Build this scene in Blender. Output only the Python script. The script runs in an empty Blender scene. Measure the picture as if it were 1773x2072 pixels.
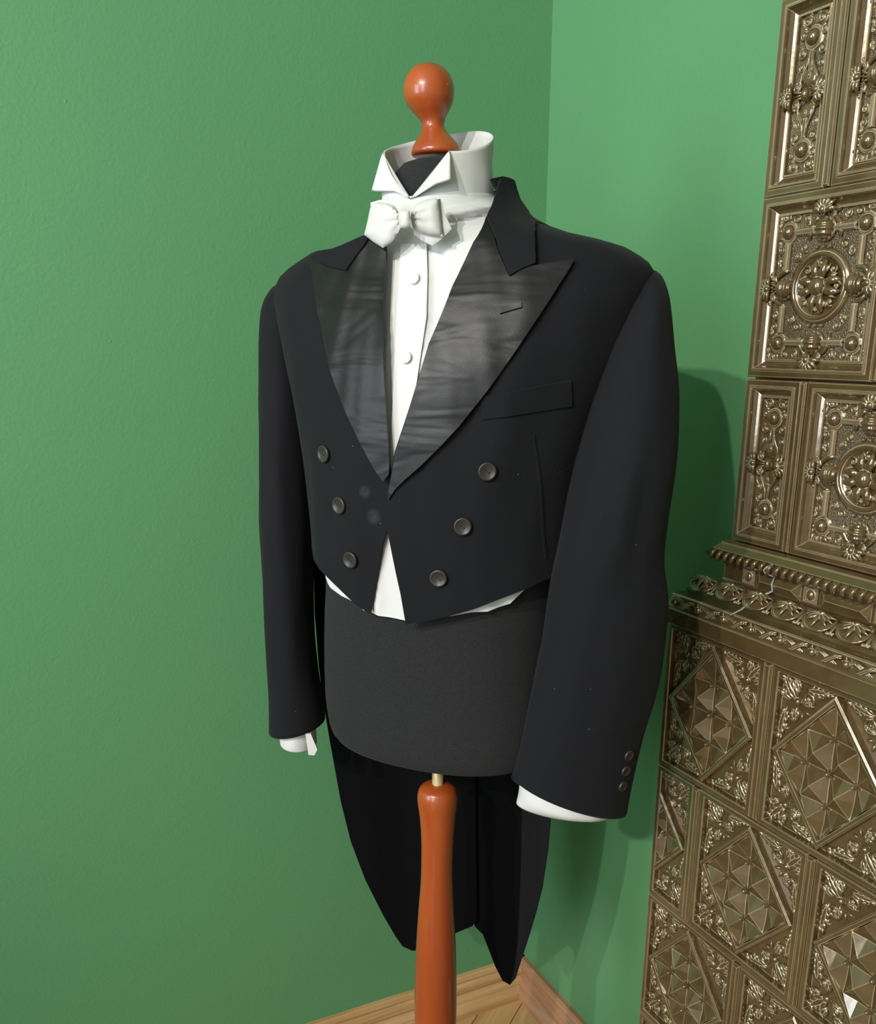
import bpy, bmesh, math, random
from mathutils import Vector, Matrix, noise
from mathutils.geometry import delaunay_2d_cdt
from mathutils.bvhtree import BVHTree

random.seed(7)
scene = bpy.context.scene
COL = scene.collection

# ------------------------------------------------------------------ camera
FOC, CX, CY, HORIZ = 1790.0, 886.0, 1200.0, 690.0
IW, IH = 1773.0, 2072.0
PITCH = math.atan((CY - HORIZ) / FOC)
CAM_H = 1.40
cam_data = bpy.data.cameras.new('camera')
cam = bpy.data.objects.new('camera', cam_data)
COL.objects.link(cam)
cam.location = (0, 0, CAM_H)
cam.rotation_euler = (math.pi / 2 - PITCH, 0, 0)
cam_data.sensor_fit = 'HORIZONTAL'
cam_data.sensor_width = 36.0
cam_data.lens = FOC / IW * 36.0
cam_data.shift_x = (IW / 2 - CX) / IW
cam_data.shift_y = (CY - IH / 2) / IW
cam_data.clip_start = 0.02
scene.camera = cam

# ------------------------------------------------------------------ exposure, world, lights
vs = scene.view_settings
vs.view_transform = 'Standard'
vs.look = 'None'
vs.gamma = 1.0
vs.use_curve_mapping = False
vs.exposure = 0.0
scene.cycles.use_denoising = True
scene.cycles.max_bounces = 8
scene.cycles.sample_clamp_indirect = 6.0

world = bpy.data.worlds.new('world')
scene.world = world
world.use_nodes = True
bg = world.node_tree.nodes['Background']
bg.inputs[0].default_value = (0.75, 0.87, 1.0, 1)
bg.inputs[1].default_value = 0.4

# room frame: the corner, the right wall direction and the left wall direction
CORNER = Vector((0.19149, 1.68408, 0.0))
RW = Vector((0.46066, -0.88757, 0.0))          # along the right wall, away from the corner
RN = Vector((-0.88757, -0.46066, 0.0))         # right wall normal, into the room
LW = Vector((-0.90856, -0.41775, 0.0))         # along the left wall, away from the corner
LN = Vector((0.41775, -0.90856, 0.0))
ROOM_W, ROOM_D, ROOM_H = 3.9, 4.6, 3.35


def area_light(name, loc, target, size, size_y, power, color, shape='RECTANGLE'):
    d = bpy.data.lights.new(name, 'AREA')
    d.shape = shape
    d.size = size
    if shape == 'RECTANGLE':
        d.size_y = size_y
    d.energy = power
    d.color = color
    o = bpy.data.objects.new(name, d)
    COL.objects.link(o)
    o.location = loc
    o.rotation_euler = (Vector(target) - Vector(loc)).to_track_quat('-Z', 'Y').to_euler()
    return o


# two ceiling spots behind the camera (they throw the two shadows on the right wall)
def spot_light(name, loc, target, power, color, size, blend, radius):
    d = bpy.data.lights.new(name, 'SPOT')
    d.energy = power
    d.color = color
    d.spot_size = math.radians(size)
    d.spot_blend = blend
    d.shadow_soft_size = radius
    o = bpy.data.objects.new(name, d)
    COL.objects.link(o)
    o.location = loc
    o.rotation_euler = (Vector(target) - Vector(loc)).to_track_quat('-Z', 'Y').to_euler()
    return o


spot_light('ceiling_spot_light', (-1.60, -2.25, 3.05), (0.10, 1.3, 1.50), 268, (1.0, 0.955, 0.88), 58, 1.0, 0.035)
spot_light('ceiling_spot_light', (-2.05, -1.60, 3.05), (0.10, 1.3, 1.50), 268, (1.0, 0.955, 0.88), 58, 1.0, 0.035)
# daylight in the two windows of the wall opposite the stove
WIN = [(1.05, 1.15), (3.1, 1.15)]
for ws, ww in WIN:
    c = CORNER + LW * (ROOM_W - 0.06) + RW * ws + Vector((0, 0, 1.75))
    area_light('window_light', c, c + RN * -1.0, ww - 0.1, 1.75, 58, (0.80, 0.90, 1.0))


# ------------------------------------------------------------------ helpers: projection
def ray(px, py):
    d = (Vector((1, 0, 0)) * ((px - CX) / FOC)
         + Vector((0, math.cos(PITCH), -math.sin(PITCH)))
         - Vector((0, math.sin(PITCH), math.cos(PITCH))) * ((py - CY) / FOC))
    return d / d.y


CAM = Vector((0, 0, CAM_H))


def at_y(px, py, Y):
    return CAM + ray(px, py) * Y


# ------------------------------------------------------------------ helpers: objects
def tag(o, label=None, cat=None, group=None, kind=None):
    if label:
        o['label'] = label
    if cat:
        o['category'] = cat
    if group:
        o['group'] = group
    if kind:
        o['kind'] = kind
    return o


def empty(name, loc, rz=0.0):
    o = bpy.data.objects.new(name, None)
    o.empty_display_size = 0.1
    COL.objects.link(o)
    o.location = loc
    o.rotation_euler = (0, 0, rz)
    o.matrix_basis = Matrix.Translation(Vector(loc)) @ Matrix.Rotation(rz, 4, 'Z')
    return o


def link(name, mesh, parent=None, loc=None, rot=None, scale=None):
    o = bpy.data.objects.new(name, mesh)
    COL.objects.link(o)
    if parent is not None:
        o.parent = parent
    if loc is not None:
        o.location = loc
    if rot is not None:
        o.rotation_euler = rot
    if scale is not None:
        o.scale = scale
    return o


class MB:
    """collects shapes into one mesh"""

    def __init__(self):
        self.v, self.f, self.sm = [], [], []

    def add(self, vs_, fs_, smooth=True):
        b = len(self.v)
        self.v += [tuple(x) for x in vs_]
        self.f += [tuple(i + b for i in f) for f in fs_]
        self.sm += [smooth] * len(fs_)

    def grid(self, rows, closed_u=False, closed_v=False, smooth=True, flip=False):
        n, m = len(rows), len(rows[0])
        vs_ = [p for r in rows for p in r]
        fs_ = []
        for i in range(n if closed_v else n - 1):
            for j in range(m if closed_u else m - 1):
                a, b = i * m + j, i * m + (j + 1) % m
                c, d = ((i + 1) % n) * m + (j + 1) % m, ((i + 1) % n) * m + j
                fs_.append((d, c, b, a) if flip else (a, b, c, d))
        self.add(vs_, fs_, smooth)

    def box(self, x0, x1, y0, y1, z0, z1):
        vs_ = [(x, y, z) for x in (x0, x1) for y in (y0, y1) for z in (z0, z1)]
        fs_ = [(0, 1, 3, 2), (4, 6, 7, 5), (0, 4, 5, 1), (2, 3, 7, 6), (0, 2, 6, 4), (1, 5, 7, 3)]
        self.add(vs_, fs_, False)

    def bar(self, x0, x1, z0, z1, y0, y1, ch):
        """bar lying on the plane y0 and standing out to y1 (towards -y), with chamfered edges"""
        o = [(x0, z0), (x1, z0), (x1, z1), (x0, z1)]
        i = [(x0 + ch, z0 + ch), (x1 - ch, z0 + ch), (x1 - ch, z1 - ch), (x0 + ch, z1 - ch)]
        ym = y1 + ch
        rows = [[(x, y0, z) for x, z in o], [(x, ym, z) for x, z in o], [(x, y1, z) for x, z in i]]
        self.grid(rows, closed_u=True, smooth=False)
        b = len(self.v) - 4
        self.f.append((b, b + 1, b + 2, b + 3))
        self.sm.append(False)

    def loops(self, w, h, prof, cap=True, smooth=False):
        """nested rectangles: prof = (inset, height towards -y)"""
        rows = []
        for ins, ht in prof:
            a, c = w / 2 - ins, h / 2 - ins
            rows.append([(-a, -ht, -c), (a, -ht, -c), (a, -ht, c), (-a, -ht, c)])
        self.grid(rows, closed_u=True, smooth=smooth)
        if cap:
            b = len(self.v) - 4
            self.f.append((b, b + 1, b + 2, b + 3))
            self.sm.append(False)

    def lathe(self, prof, n=24, org=(0, 0, 0), axis='Z', smooth=True, capt=True):
        rows = []
        for k, (r, h) in enumerate(prof):
            row = []
            for j in range(n):
                t = 2 * math.pi * j / n
                if axis == 'Z':
                    row.append((org[0] + r * math.cos(t), org[1] + r * math.sin(t), org[2] + h))
                else:   # towards -y
                    row.append((org[0] + r * math.cos(t), org[1] - h, org[2] + r * math.sin(t)))
            rows.append(row)
        self.grid(rows, closed_u=True, smooth=smooth)
        if capt:
            b = len(self.v) - n
            self.f.append(tuple(range(b, b + n)))
            self.sm.append(smooth)

    def dome(self, x, z, r, y=0.0, hgt=None, n=14, m=5, sx=1.0, sz=1.0):
        hgt = r if hgt is None else hgt
        rows = []
        for i in range(m):
            t = math.pi / 2 * i / m
            rows.append([(x + sx * r * math.cos(t) * math.cos(2 * math.pi * j / n), y - hgt * math.sin(t),
                          z + sz * r * math.cos(t) * math.sin(2 * math.pi * j / n)) for j in range(n)])
        self.grid(rows, closed_u=True)
        b = len(self.v)
        self.v.append((x, y - hgt, z))
        for j in range(n):
            self.f.append((b - n + j, b - n + (j + 1) % n, b))
            self.sm.append(True)

    def torus(self, x, z, R, r, y=0.0, n=32, m=8, hs=1.0):
        rows = []
        for i in range(n):
            t = 2 * math.pi * i / n
            rows.append([(x + (R + r * math.cos(2 * math.pi * j / m)) * math.cos(t), y - hs * r * math.sin(2 * math.pi * j / m),
                          z + (R + r * math.cos(2 * math.pi * j / m)) * math.sin(t)) for j in range(m)])
        self.grid(rows, closed_u=True, closed_v=True)

    def tube(self, path, radii, n=7, flat=1.0):
        """tube along a path in the xz plane (points x, y, z)"""
        rows = []
        P = [Vector(p) for p in path]
        for i, p in enumerate(P):
            t = (P[min(i + 1, len(P) - 1)] - P[max(i - 1, 0)])
            if t.length < 1e-9:
                t = Vector((1, 0, 0))
            t.normalize()
            up = Vector((0, -1, 0))
            if abs(t.dot(up)) > 0.95:
                up = Vector((1, 0, 0))
            s = t.cross(up).normalized()
            u = s.cross(t).normalized()
            r = radii[i] if isinstance(radii, (list, tuple)) else radii
            rows.append([p + s * (r * math.cos(2 * math.pi * j / n)) + u * (r * flat * math.sin(2 * math.pi * j / n)) for j in range(n)])
        self.grid(rows, closed_u=True, flip=True)
        b0 = len(self.v) - n * len(rows)
        self.f.append(tuple(b0 + j for j in range(n)))
        self.sm.append(True)
        b1 = len(self.v) - n
        self.f.append(tuple(b1 + n - 1 - j for j in range(n)))
        self.sm.append(True)

    def spiral(self, x, z, r0, a0, turns, y, rad, sgn=1, tail=None, n=16):
        path, rr = [], []
        if tail:
            path += [(tx, y, tz) for tx, tz in tail]
            rr += [rad * (0.5 + 0.5 * k / len(tail)) for k in range(len(tail))]
        for i in range(n + 1):
            k = i / n
            r = r0 * (1 - 0.86 * k)
            t = a0 + sgn * 2 * math.pi * turns * k
            path.append((x + r * math.cos(t), y - rad * 0.5 * k, z + r * math.sin(t)))
            rr.append(rad * (1 - 0.35 * k))
        self.tube(path, rr, n=6)
        self.dome(x, z, rad * 1.25, y - rad * 0.4, n=8, m=3)

    def leaf(self, x, z, ang, ln, wid, y, bend=0.0, n=6):
        path, rr = [], []
        for i in range(n + 1):
            k = i / n
            a = ang + bend * k
            px_ = x + ln * k * math.cos(a)
            pz_ = z + ln * k * math.sin(a)
            path.append((px_, y - wid * 0.5 * math.sin(math.pi * k), pz_))
            rr.append(max(wid * (math.sin(math.pi * min(1, 0.12 + 0.86 * k)) ** 0.8), wid * 0.08))
        self.tube(path, rr, n=6, flat=0.7)

    def shell(self, x, z, ang, r, y, lobes=7, spread=2.5):
        for k in range(lobes):
            a = ang + spread * (k / (lobes - 1) - 0.5)
            self.leaf(x, z, a, r * (1.0 - 0.12 * abs(k - (lobes - 1) / 2) / lobes), r * 0.23, y, n=6)
        self.dome(x, z, r * 0.28, y - r * 0.08, n=10, m=3)

    def mesh(self, name, mat):
        me = bpy.data.meshes.new(name)
        me.from_pydata([tuple(x) for x in self.v], [], self.f)
        me.polygons.foreach_set('use_smooth', self.sm)
        if mat:
            me.materials.append(mat)
        me.update()
        return me

    def build(self, name, mat, parent=None, **kw):
        return link(name, self.mesh(name, mat), parent, **kw)


def fix_normals(o):
    bm = bmesh.new()
    bm.from_mesh(o.data)
    bmesh.ops.remove_doubles(bm, verts=bm.verts, dist=1e-6)
    bmesh.ops.recalc_face_normals(bm, faces=bm.faces)
    bm.to_mesh(o.data)
    bm.free()
    return o


# ------------------------------------------------------------------ materials
def new_mat(name):
    m = bpy.data.materials.new(name)
    m.use_nodes = True
    nt = m.node_tree
    b = nt.nodes['Principled BSDF']
    return m, nt, b


def N(nt, kind, **kw):
    n = nt.nodes.new(kind)
    for k, v in kw.items():
        if k in ('operation', 'blend_type', 'data_type', 'wave_type', 'bands_direction', 'feature', 'noise_dimensions'):
            setattr(n, k, v)
        else:
            n.inputs[k].default_value = v
    return n


def ramp(nt, stops):
    r = nt.nodes.new('ShaderNodeValToRGB')
    cr = r.color_ramp
    while len(cr.elements) < len(stops):
        cr.elements.new(0.5)
    for e, (p, c) in zip(cr.elements, stops):
        e.position = p
        e.color = c if len(c) == 4 else (*c, 1)
    return r


def bump_noise(nt, b, scale, strength, dist, coord='Object', detail=3.0):
    tc = nt.nodes.new('ShaderNodeTexCoord')
    nz = N(nt, 'ShaderNodeTexNoise', Scale=scale, Detail=detail)
    nt.links.new(tc.outputs[coord], nz.inputs['Vector'])
    bp = N(nt, 'ShaderNodeBump', Strength=strength, Distance=dist)
    nt.links.new(nz.outputs['Fac'], bp.inputs['Height'])
    nt.links.new(bp.outputs['Normal'], b.inputs['Normal'])
    return tc, nz, bp


def simple_mat(name, col, rough, scale=400, bstr=0.2, bdist=0.0005, spec=0.5, coat=0.0, sheen=0.0, metal=0.0, var=0.0):
    m, nt, b = new_mat(name)
    b.inputs['Base Color'].default_value = (*col, 1)
    b.inputs['Roughness'].default_value = rough
    b.inputs['Specular IOR Level'].default_value = spec
    b.inputs['Coat Weight'].default_value = coat
    b.inputs['Sheen Weight'].default_value = sheen
    b.inputs['Metallic'].default_value = metal
    tc, nz, bp = bump_noise(nt, b, scale, bstr, bdist)
    if var:
        r = ramp(nt, [(0.3, tuple(c * (1 - var) for c in col)), (0.7, tuple(min(1, c * (1 + var)) for c in col))])
        n2 = N(nt, 'ShaderNodeTexNoise', Scale=scale * 0.5, Detail=4.0)
        nt.links.new(tc.outputs['Object'], n2.inputs['Vector'])
        nt.links.new(n2.outputs['Fac'], r.inputs['Fac'])
        nt.links.new(r.outputs['Color'], b.inputs['Base Color'])
    return m


def wall_mat():
    m, nt, b = new_mat('green_wall_paint')
    b.inputs['Roughness'].default_value = 0.5
    b.inputs['Specular IOR Level'].default_value = 0.4
    tc = nt.nodes.new('ShaderNodeTexCoord')
    n1 = N(nt, 'ShaderNodeTexNoise', Scale=1.6, Detail=3.0)
    nt.links.new(tc.outputs['Object'], n1.inputs['Vector'])
    r = ramp(nt, [(0.3, (0.096, 0.262, 0.119)), (0.7, (0.104, 0.278, 0.122))])
    nt.links.new(n1.outputs['Fac'], r.inputs['Fac'])
    nt.links.new(r.outputs['Color'], b.inputs['Base Color'])
    # roller stipple plus a few grains in the paint
    n2 = N(nt, 'ShaderNodeTexNoise', Scale=190.0, Detail=2.0)
    nt.links.new(tc.outputs['Object'], n2.inputs['Vector'])
    vo = N(nt, 'ShaderNodeTexVoronoi', Scale=13.0)
    nt.links.new(tc.outputs['Object'], vo.inputs['Vector'])
    mr = nt.nodes.new('ShaderNodeMapRange')
    mr.inputs['From Min'].default_value = 0.0
    mr.inputs['From Max'].default_value = 0.035
    mr.inputs['To Min'].default_value = 1.6
    mr.inputs['To Max'].default_value = 0.0
    nt.links.new(vo.outputs['Distance'], mr.inputs['Value'])
    ad = N(nt, 'ShaderNodeMath', operation='ADD')
    nt.links.new(n2.outputs['Fac'], ad.inputs[0])
    nt.links.new(mr.outputs['Result'], ad.inputs[1])
    bp = N(nt, 'ShaderNodeBump', Strength=0.32, Distance=0.0012)
    nt.links.new(ad.outputs[0], bp.inputs['Height'])
    nt.links.new(bp.outputs['Normal'], b.inputs['Normal'])
    return m


def wood_mat(name, dark, mid, light, axis, scale=1.0, rough=0.4, coat=0.0, stretch=14.0):
    m, nt, b = new_mat(name)
    b.inputs['Roughness'].default_value = rough
    b.inputs['Coat Weight'].default_value = coat
    b.inputs['Coat Roughness'].default_value = 0.12
    tc = nt.nodes.new('ShaderNodeTexCoord')
    mp = nt.nodes.new('ShaderNodeMapping')
    sc = [30.0 * scale] * 3
    sc[axis] = 30.0 * scale / stretch
    mp.inputs['Scale'].default_value = sc
    nt.links.new(tc.outputs['Object'], mp.inputs['Vector'])
    n1 = N(nt, 'ShaderNodeTexNoise', Scale=1.0, Detail=6.0, Distortion=0.6)
    nt.links.new(mp.outputs['Vector'], n1.inputs['Vector'])
    r = ramp(nt, [(0.3, dark), (0.5, mid), (0.72, light)])
    nt.links.new(n1.outputs['Fac'], r.inputs['Fac'])
    nt.links.new(r.outputs['Color'], b.inputs['Base Color'])
    bp = N(nt, 'ShaderNodeBump', Strength=0.15, Distance=0.001)
    nt.links.new(n1.outputs['Fac'], bp.inputs['Height'])
    nt.links.new(bp.outputs['Normal'], b.inputs['Normal'])
    return m


def glaze_mat(name, dark, mid, edge, rough=0.16, stipple=False):
    """brown stove glaze: base colour paler along all edges, darker on the flats"""
    m, nt, b = new_mat(name)
    b.inputs['Roughness'].default_value = rough
    b.inputs['Specular IOR Level'].default_value = 0.9
    b.inputs['Metallic'].default_value = 0.4
    b.inputs['Coat Weight'].default_value = 0.8
    b.inputs['Coat Roughness'].default_value = 0.05
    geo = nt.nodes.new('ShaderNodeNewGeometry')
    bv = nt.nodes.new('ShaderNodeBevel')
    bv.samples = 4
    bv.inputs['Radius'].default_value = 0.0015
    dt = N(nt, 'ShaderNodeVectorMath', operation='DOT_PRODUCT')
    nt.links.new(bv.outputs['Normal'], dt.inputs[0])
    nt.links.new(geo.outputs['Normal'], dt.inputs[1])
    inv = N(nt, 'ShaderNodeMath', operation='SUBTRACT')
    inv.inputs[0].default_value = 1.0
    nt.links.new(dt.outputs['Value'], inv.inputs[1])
    r = ramp(nt, [(0.0, dark), (0.05, mid), (0.17, edge)])  # colour runs paler along edges, inner and outer alike
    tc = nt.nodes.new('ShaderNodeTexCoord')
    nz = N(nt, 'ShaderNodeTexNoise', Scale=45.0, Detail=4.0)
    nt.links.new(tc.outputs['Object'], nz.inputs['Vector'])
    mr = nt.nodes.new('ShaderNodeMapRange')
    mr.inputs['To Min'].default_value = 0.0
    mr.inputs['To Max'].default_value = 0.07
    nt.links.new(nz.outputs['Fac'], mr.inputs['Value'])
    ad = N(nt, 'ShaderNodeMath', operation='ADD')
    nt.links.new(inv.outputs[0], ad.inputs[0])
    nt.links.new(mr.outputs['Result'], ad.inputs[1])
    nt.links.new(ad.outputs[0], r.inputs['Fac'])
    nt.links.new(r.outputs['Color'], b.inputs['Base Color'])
    if stipple:
        vo = N(nt, 'ShaderNodeTexVoronoi', Scale=620.0)
        nt.links.new(tc.outputs['Object'], vo.inputs['Vector'])
        bp = N(nt, 'ShaderNodeBump', Strength=0.7, Distance=0.0012)
        nt.links.new(vo.outputs['Distance'], bp.inputs['Height'])
    else:
        n2 = N(nt, 'ShaderNodeTexNoise', Scale=70.0, Detail=2.0)
        nt.links.new(tc.outputs['Object'], n2.inputs['Vector'])
        bp = N(nt, 'ShaderNodeBump', Strength=0.12, Distance=0.002)
        nt.links.new(n2.outputs['Fac'], bp.inputs['Height'])
    nt.links.new(bp.outputs['Normal'], b.inputs['Normal'])
    return m


def satin_mat():
    m, nt, b = new_mat('black_satin')
    b.inputs['Base Color'].default_value = (0.0075, 0.0073, 0.0070, 1)
    b.inputs['Roughness'].default_value = 0.40
    b.inputs['Specular IOR Level'].default_value = 0.27
    tc = nt.nodes.new('ShaderNodeTexCoord')
    mp = nt.nodes.new('ShaderNodeMapping')
    mp.inputs['Rotation'].default_value = (0, 0.35, 0)
    mp.inputs['Scale'].default_value = (9, 9, 26)
    nt.links.new(tc.outputs['Object'], mp.inputs['Vector'])
    n1 = N(nt, 'ShaderNodeTexNoise', Scale=1.0, Detail=2.0, Distortion=0.8)
    nt.links.new(mp.outputs['Vector'], n1.inputs['Vector'])
    n2 = N(nt, 'ShaderNodeTexNoise', Scale=1100.0, Detail=1.0)
    nt.links.new(tc.outputs['Object'], n2.inputs['Vector'])
    b1 = N(nt, 'ShaderNodeBump', Strength=0.35, Distance=0.010)
    nt.links.new(n1.outputs['Fac'], b1.inputs['Height'])
    b2 = N(nt, 'ShaderNodeBump', Strength=0.2, Distance=0.0004)
    nt.links.new(n2.outputs['Fac'], b2.inputs['Height'])
    nt.links.new(b1.outputs['Normal'], b2.inputs['Normal'])
    nt.links.new(b2.outputs['Normal'], b.inputs['Normal'])
    return m


def wool_mat():
    m, nt, b = new_mat('black_wool')
    b.inputs['Roughness'].default_value = 0.85
    b.inputs['Specular IOR Level'].default_value = 0.18
    b.inputs['Sheen Weight'].default_value = 0.03
    b.inputs['Sheen Roughness'].default_value = 0.5
    tc = nt.nodes.new('ShaderNodeTexCoord')
    # specks of lint
    vo = N(nt, 'ShaderNodeTexVoronoi', Scale=34.0)
    nt.links.new(tc.outputs['Object'], vo.inputs['Vector'])
    r = ramp(nt, [(0.0, (0.10, 0.10, 0.11)), (0.016, (0.10, 0.10, 0.11)), (0.03, (0.0064, 0.0064, 0.0082)), (1.0, (0.0064, 0.0064, 0.0082))])
    nt.links.new(vo.outputs['Distance'], r.inputs['Fac'])
    nt.links.new(r.outputs['Color'], b.inputs['Base Color'])
    n2 = N(nt, 'ShaderNodeTexNoise', Scale=900.0, Detail=2.0)
    nt.links.new(tc.outputs['Object'], n2.inputs['Vector'])
    bp = N(nt, 'ShaderNodeBump', Strength=0.3, Distance=0.0006)
    nt.links.new(n2.outputs['Fac'], bp.inputs['Height'])
    nt.links.new(bp.outputs['Normal'], b.inputs['Normal'])
    return m


def smudged(base, name, spots):
    m = base.copy()
    m.name = name
    nt = m.node_tree
    b = nt.nodes['Principled BSDF']
    src = b.inputs['Base Color'].links[0].from_socket
    tc = nt.nodes.new('ShaderNodeTexCoord')
    nz_ = N(nt, 'ShaderNodeTexNoise', Scale=260.0, Detail=3.0)
    nt.links.new(tc.outputs['Object'], nz_.inputs['Vector'])
    last = src
    for p, r in spots:
        d = N(nt, 'ShaderNodeVectorMath', operation='DISTANCE')
        nt.links.new(tc.outputs['Object'], d.inputs[0])
        d.inputs[1].default_value = p
        mr = nt.nodes.new('ShaderNodeMapRange')
        mr.inputs['From Min'].default_value = r * 0.4
        mr.inputs['From Max'].default_value = r
        mr.inputs['To Min'].default_value = 1.1
        mr.inputs['To Max'].default_value = 0.0
        nt.links.new(d.outputs['Value'], mr.inputs['Value'])
        mu = N(nt, 'ShaderNodeMath', operation='MULTIPLY')
        nt.links.new(mr.outputs['Result'], mu.inputs[0])
        nt.links.new(nz_.outputs['Fac'], mu.inputs[1])
        mx = nt.nodes.new('ShaderNodeMix')
        mx.data_type = 'RGBA'
        nt.links.new(mu.outputs[0], mx.inputs[0])
        nt.links.new(last, mx.inputs[6])
        mx.inputs[7].default_value = (0.035, 0.035, 0.038, 1)
        last = mx.outputs[2]
    nt.links.new(last, b.inputs['Base Color'])
    return m


M = {}
M['wall'] = wall_mat()
M['cream'] = simple_mat('cream_wall_paint', (0.66, 0.63, 0.56), 0.7, 90, 0.1)
M['ceiling'] = simple_mat('white_ceiling_paint', (0.78, 0.77, 0.74), 0.8, 60, 0.1)
M['oak_x'] = wood_mat('oak_skirting', (0.36, 0.19, 0.075), (0.50, 0.29, 0.125), (0.62, 0.40, 0.20), 0, 1.6, 0.42)
M['red_oak_x'] = wood_mat('reddish_oak_skirting', (0.26, 0.12, 0.06), (0.36, 0.18, 0.095), (0.47, 0.27, 0.16), 0, 1.6, 0.35)
M['parquet'] = wood_mat('oak_parquet', (0.40, 0.22, 0.085), (0.54, 0.33, 0.14), (0.63, 0.41, 0.20), 0, 1.2, 0.33)
M['parquet_gap'] = simple_mat('parquet_joint', (0.10, 0.055, 0.025), 0.8)
M['mahogany'] = wood_mat('stained_beech', (0.28, 0.045, 0.009), (0.345, 0.064, 0.011), (0.40, 0.086, 0.015), 2, 0.7, 0.34, 0.35, 8.0)
M['brass'] = simple_mat('brass', (0.80, 0.62, 0.33), 0.35, metal=0.55)
M['torso'] = simple_mat('charcoal_jersey', (0.0175, 0.0175, 0.0182), 0.9, 1100, 0.5, 0.0006, 0.2, sheen=0.03, var=0.25)
M['wool'] = wool_mat()
M['satin'] = satin_mat()
M['lining'] = simple_mat('black_lining', (0.0022, 0.0022, 0.0026), 0.9, 700, 0.2, spec=0.08)
M['cotton'] = simple_mat('white_cotton', (0.60, 0.592, 0.572), 0.8, 900, 0.15, 0.0004, 0.3)
M['tie'] = simple_mat('ivory_satin', (0.55, 0.54, 0.515), 0.55, 1200, 0.2, 0.0003, 0.4)
M['button'] = simple_mat('brown_horn', (0.028, 0.023, 0.019), 0.36, 300, 0.1)
M['button_hole'] = simple_mat('button_thread', (0.006, 0.006, 0.006), 0.9)
M['pearl'] = simple_mat('pearl_button', (0.78, 0.77, 0.72), 0.2, coat=0.5)
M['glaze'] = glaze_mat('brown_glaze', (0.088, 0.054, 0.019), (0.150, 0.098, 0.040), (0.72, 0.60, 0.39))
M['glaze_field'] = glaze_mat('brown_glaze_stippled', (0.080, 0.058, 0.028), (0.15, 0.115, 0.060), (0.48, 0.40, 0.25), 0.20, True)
M['grout'] = simple_mat('grey_grout', (0.33, 0.31, 0.28), 0.9)

# ------------------------------------------------------------------ the room
P_A = CORNER
P_B = CORNER + LW * ROOM_W
P_C = CORNER + RW * ROOM_D
P_D = P_B + RW * ROOM_D


def slab(name, pts, z0, z1, mat, kind='structure', parent=None):
    mb = MB()
    n = len(pts)
    lo = [(p.x, p.y, z0) for p in pts]
    hi = [(p.x, p.y, z1) for p in pts]
    mb.add(lo + hi, [tuple(range(n))[::-1], tuple(range(n, 2 * n))] + [(i, (i + 1) % n, n + (i + 1) % n, n + i) for i in range(n)], False)
    o = fix_normals(mb.build(name, mat, parent))
    if kind:
        o['kind'] = kind
    return o


def ang_of(v):
    return math.atan2(v.y, v.x)


TH = 0.15
floor = slab('floor', [P_A + RN * -0.2 + LN * -0.2, P_B + LW * 0.3 + LN * -0.2, P_D + LW * 0.3 + RW * 0.3, P_C + RN * -0.2 + RW * 0.3], -0.12, -0.012, M['parquet_gap'])
slab('ceiling', [P_A + RN * -0.2 + LN * -0.2, P_B + LW * 0.3 + LN * -0.2, P_D + LW * 0.3 + RW * 0.3, P_C + RN * -0.2 + RW * 0.3], ROOM_H, ROOM_H + 0.1, M['ceiling'])
slab('wall_left', [P_A - LW * 0.15, P_B + LW * 0.2, P_B + LW * 0.2 - LN * TH, P_A - LW * 0.15 - LN * TH], 0.0, ROOM_H, M['wall'])
slab('wall_right', [P_A, P_C + RW * 0.2, P_C + RW * 0.2 - RN * TH, P_A - RN * TH], 0.0, ROOM_H, M['wall'])
slab('wall_back', [P_C, P_D, P_D + RW * TH, P_C + RW * TH], 0.0, ROOM_H, M['cream'])
# the window wall: piers, sill wall and lintel as one structure
mbw = MB()


def wbox(s0, s1, z0, z1):
    q = [P_B + RW * s0, P_B + RW * s1, P_B + RW * s1 + LW * TH, P_B + RW * s0 + LW * TH]
    lo = [(p.x, p.y, z0) for p in q]
    hi = [(p.x, p.y, z1) for p in q]
    mbw.add(lo + hi, [(3, 2, 1, 0), (4, 5, 6, 7), (0, 1, 5, 4), (1, 2, 6, 5), (2, 3, 7, 6), (3, 0, 4, 7)], False)


edges = [0.0]
for ws, ww in WIN:
    edges += [ws - ww / 2, ws + ww / 2]
edges.append(ROOM_D)
wbox(0, ROOM_D, 0, 0.8)
wbox(0, ROOM_D, 2.7, ROOM_H)
for k in range(0, len(edges), 2):
    wbox(edges[k], edges[k + 1], 0.8, 2.7)
fix_normals(mbw.build('wall_window', M['cream']))['kind'] = 'structure'
white_paint = simple_mat('white_window_paint', (0.75, 0.74, 0.70), 0.4)
for k, (ws, ww) in enumerate(WIN):
    w = empty('window_%d' % (k + 1), P_B + RW * ws + LW * 0.07 + Vector((0, 0, 0.8)), ang_of(RW))
    w['kind'] = 'structure'
    mb = MB()
    mb.box(-ww / 2, -ww / 2 + 0.05, -0.03, 0.03, 0, 1.9)
    mb.box(ww / 2 - 0.05, ww / 2, -0.03, 0.03, 0, 1.9)
    mb.box(-ww / 2, ww / 2, -0.03, 0.03, 0, 0.05)
    mb.box(-ww / 2, ww / 2, -0.03, 0.03, 1.85, 1.9)
    mb.box(-0.025, 0.025, -0.03, 0.03, 0, 1.9)
    mb.box(-ww / 2, ww / 2, -0.03, 0.03, 1.28, 1.33)
    mb.build('window_frame', white_paint, w)


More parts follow.
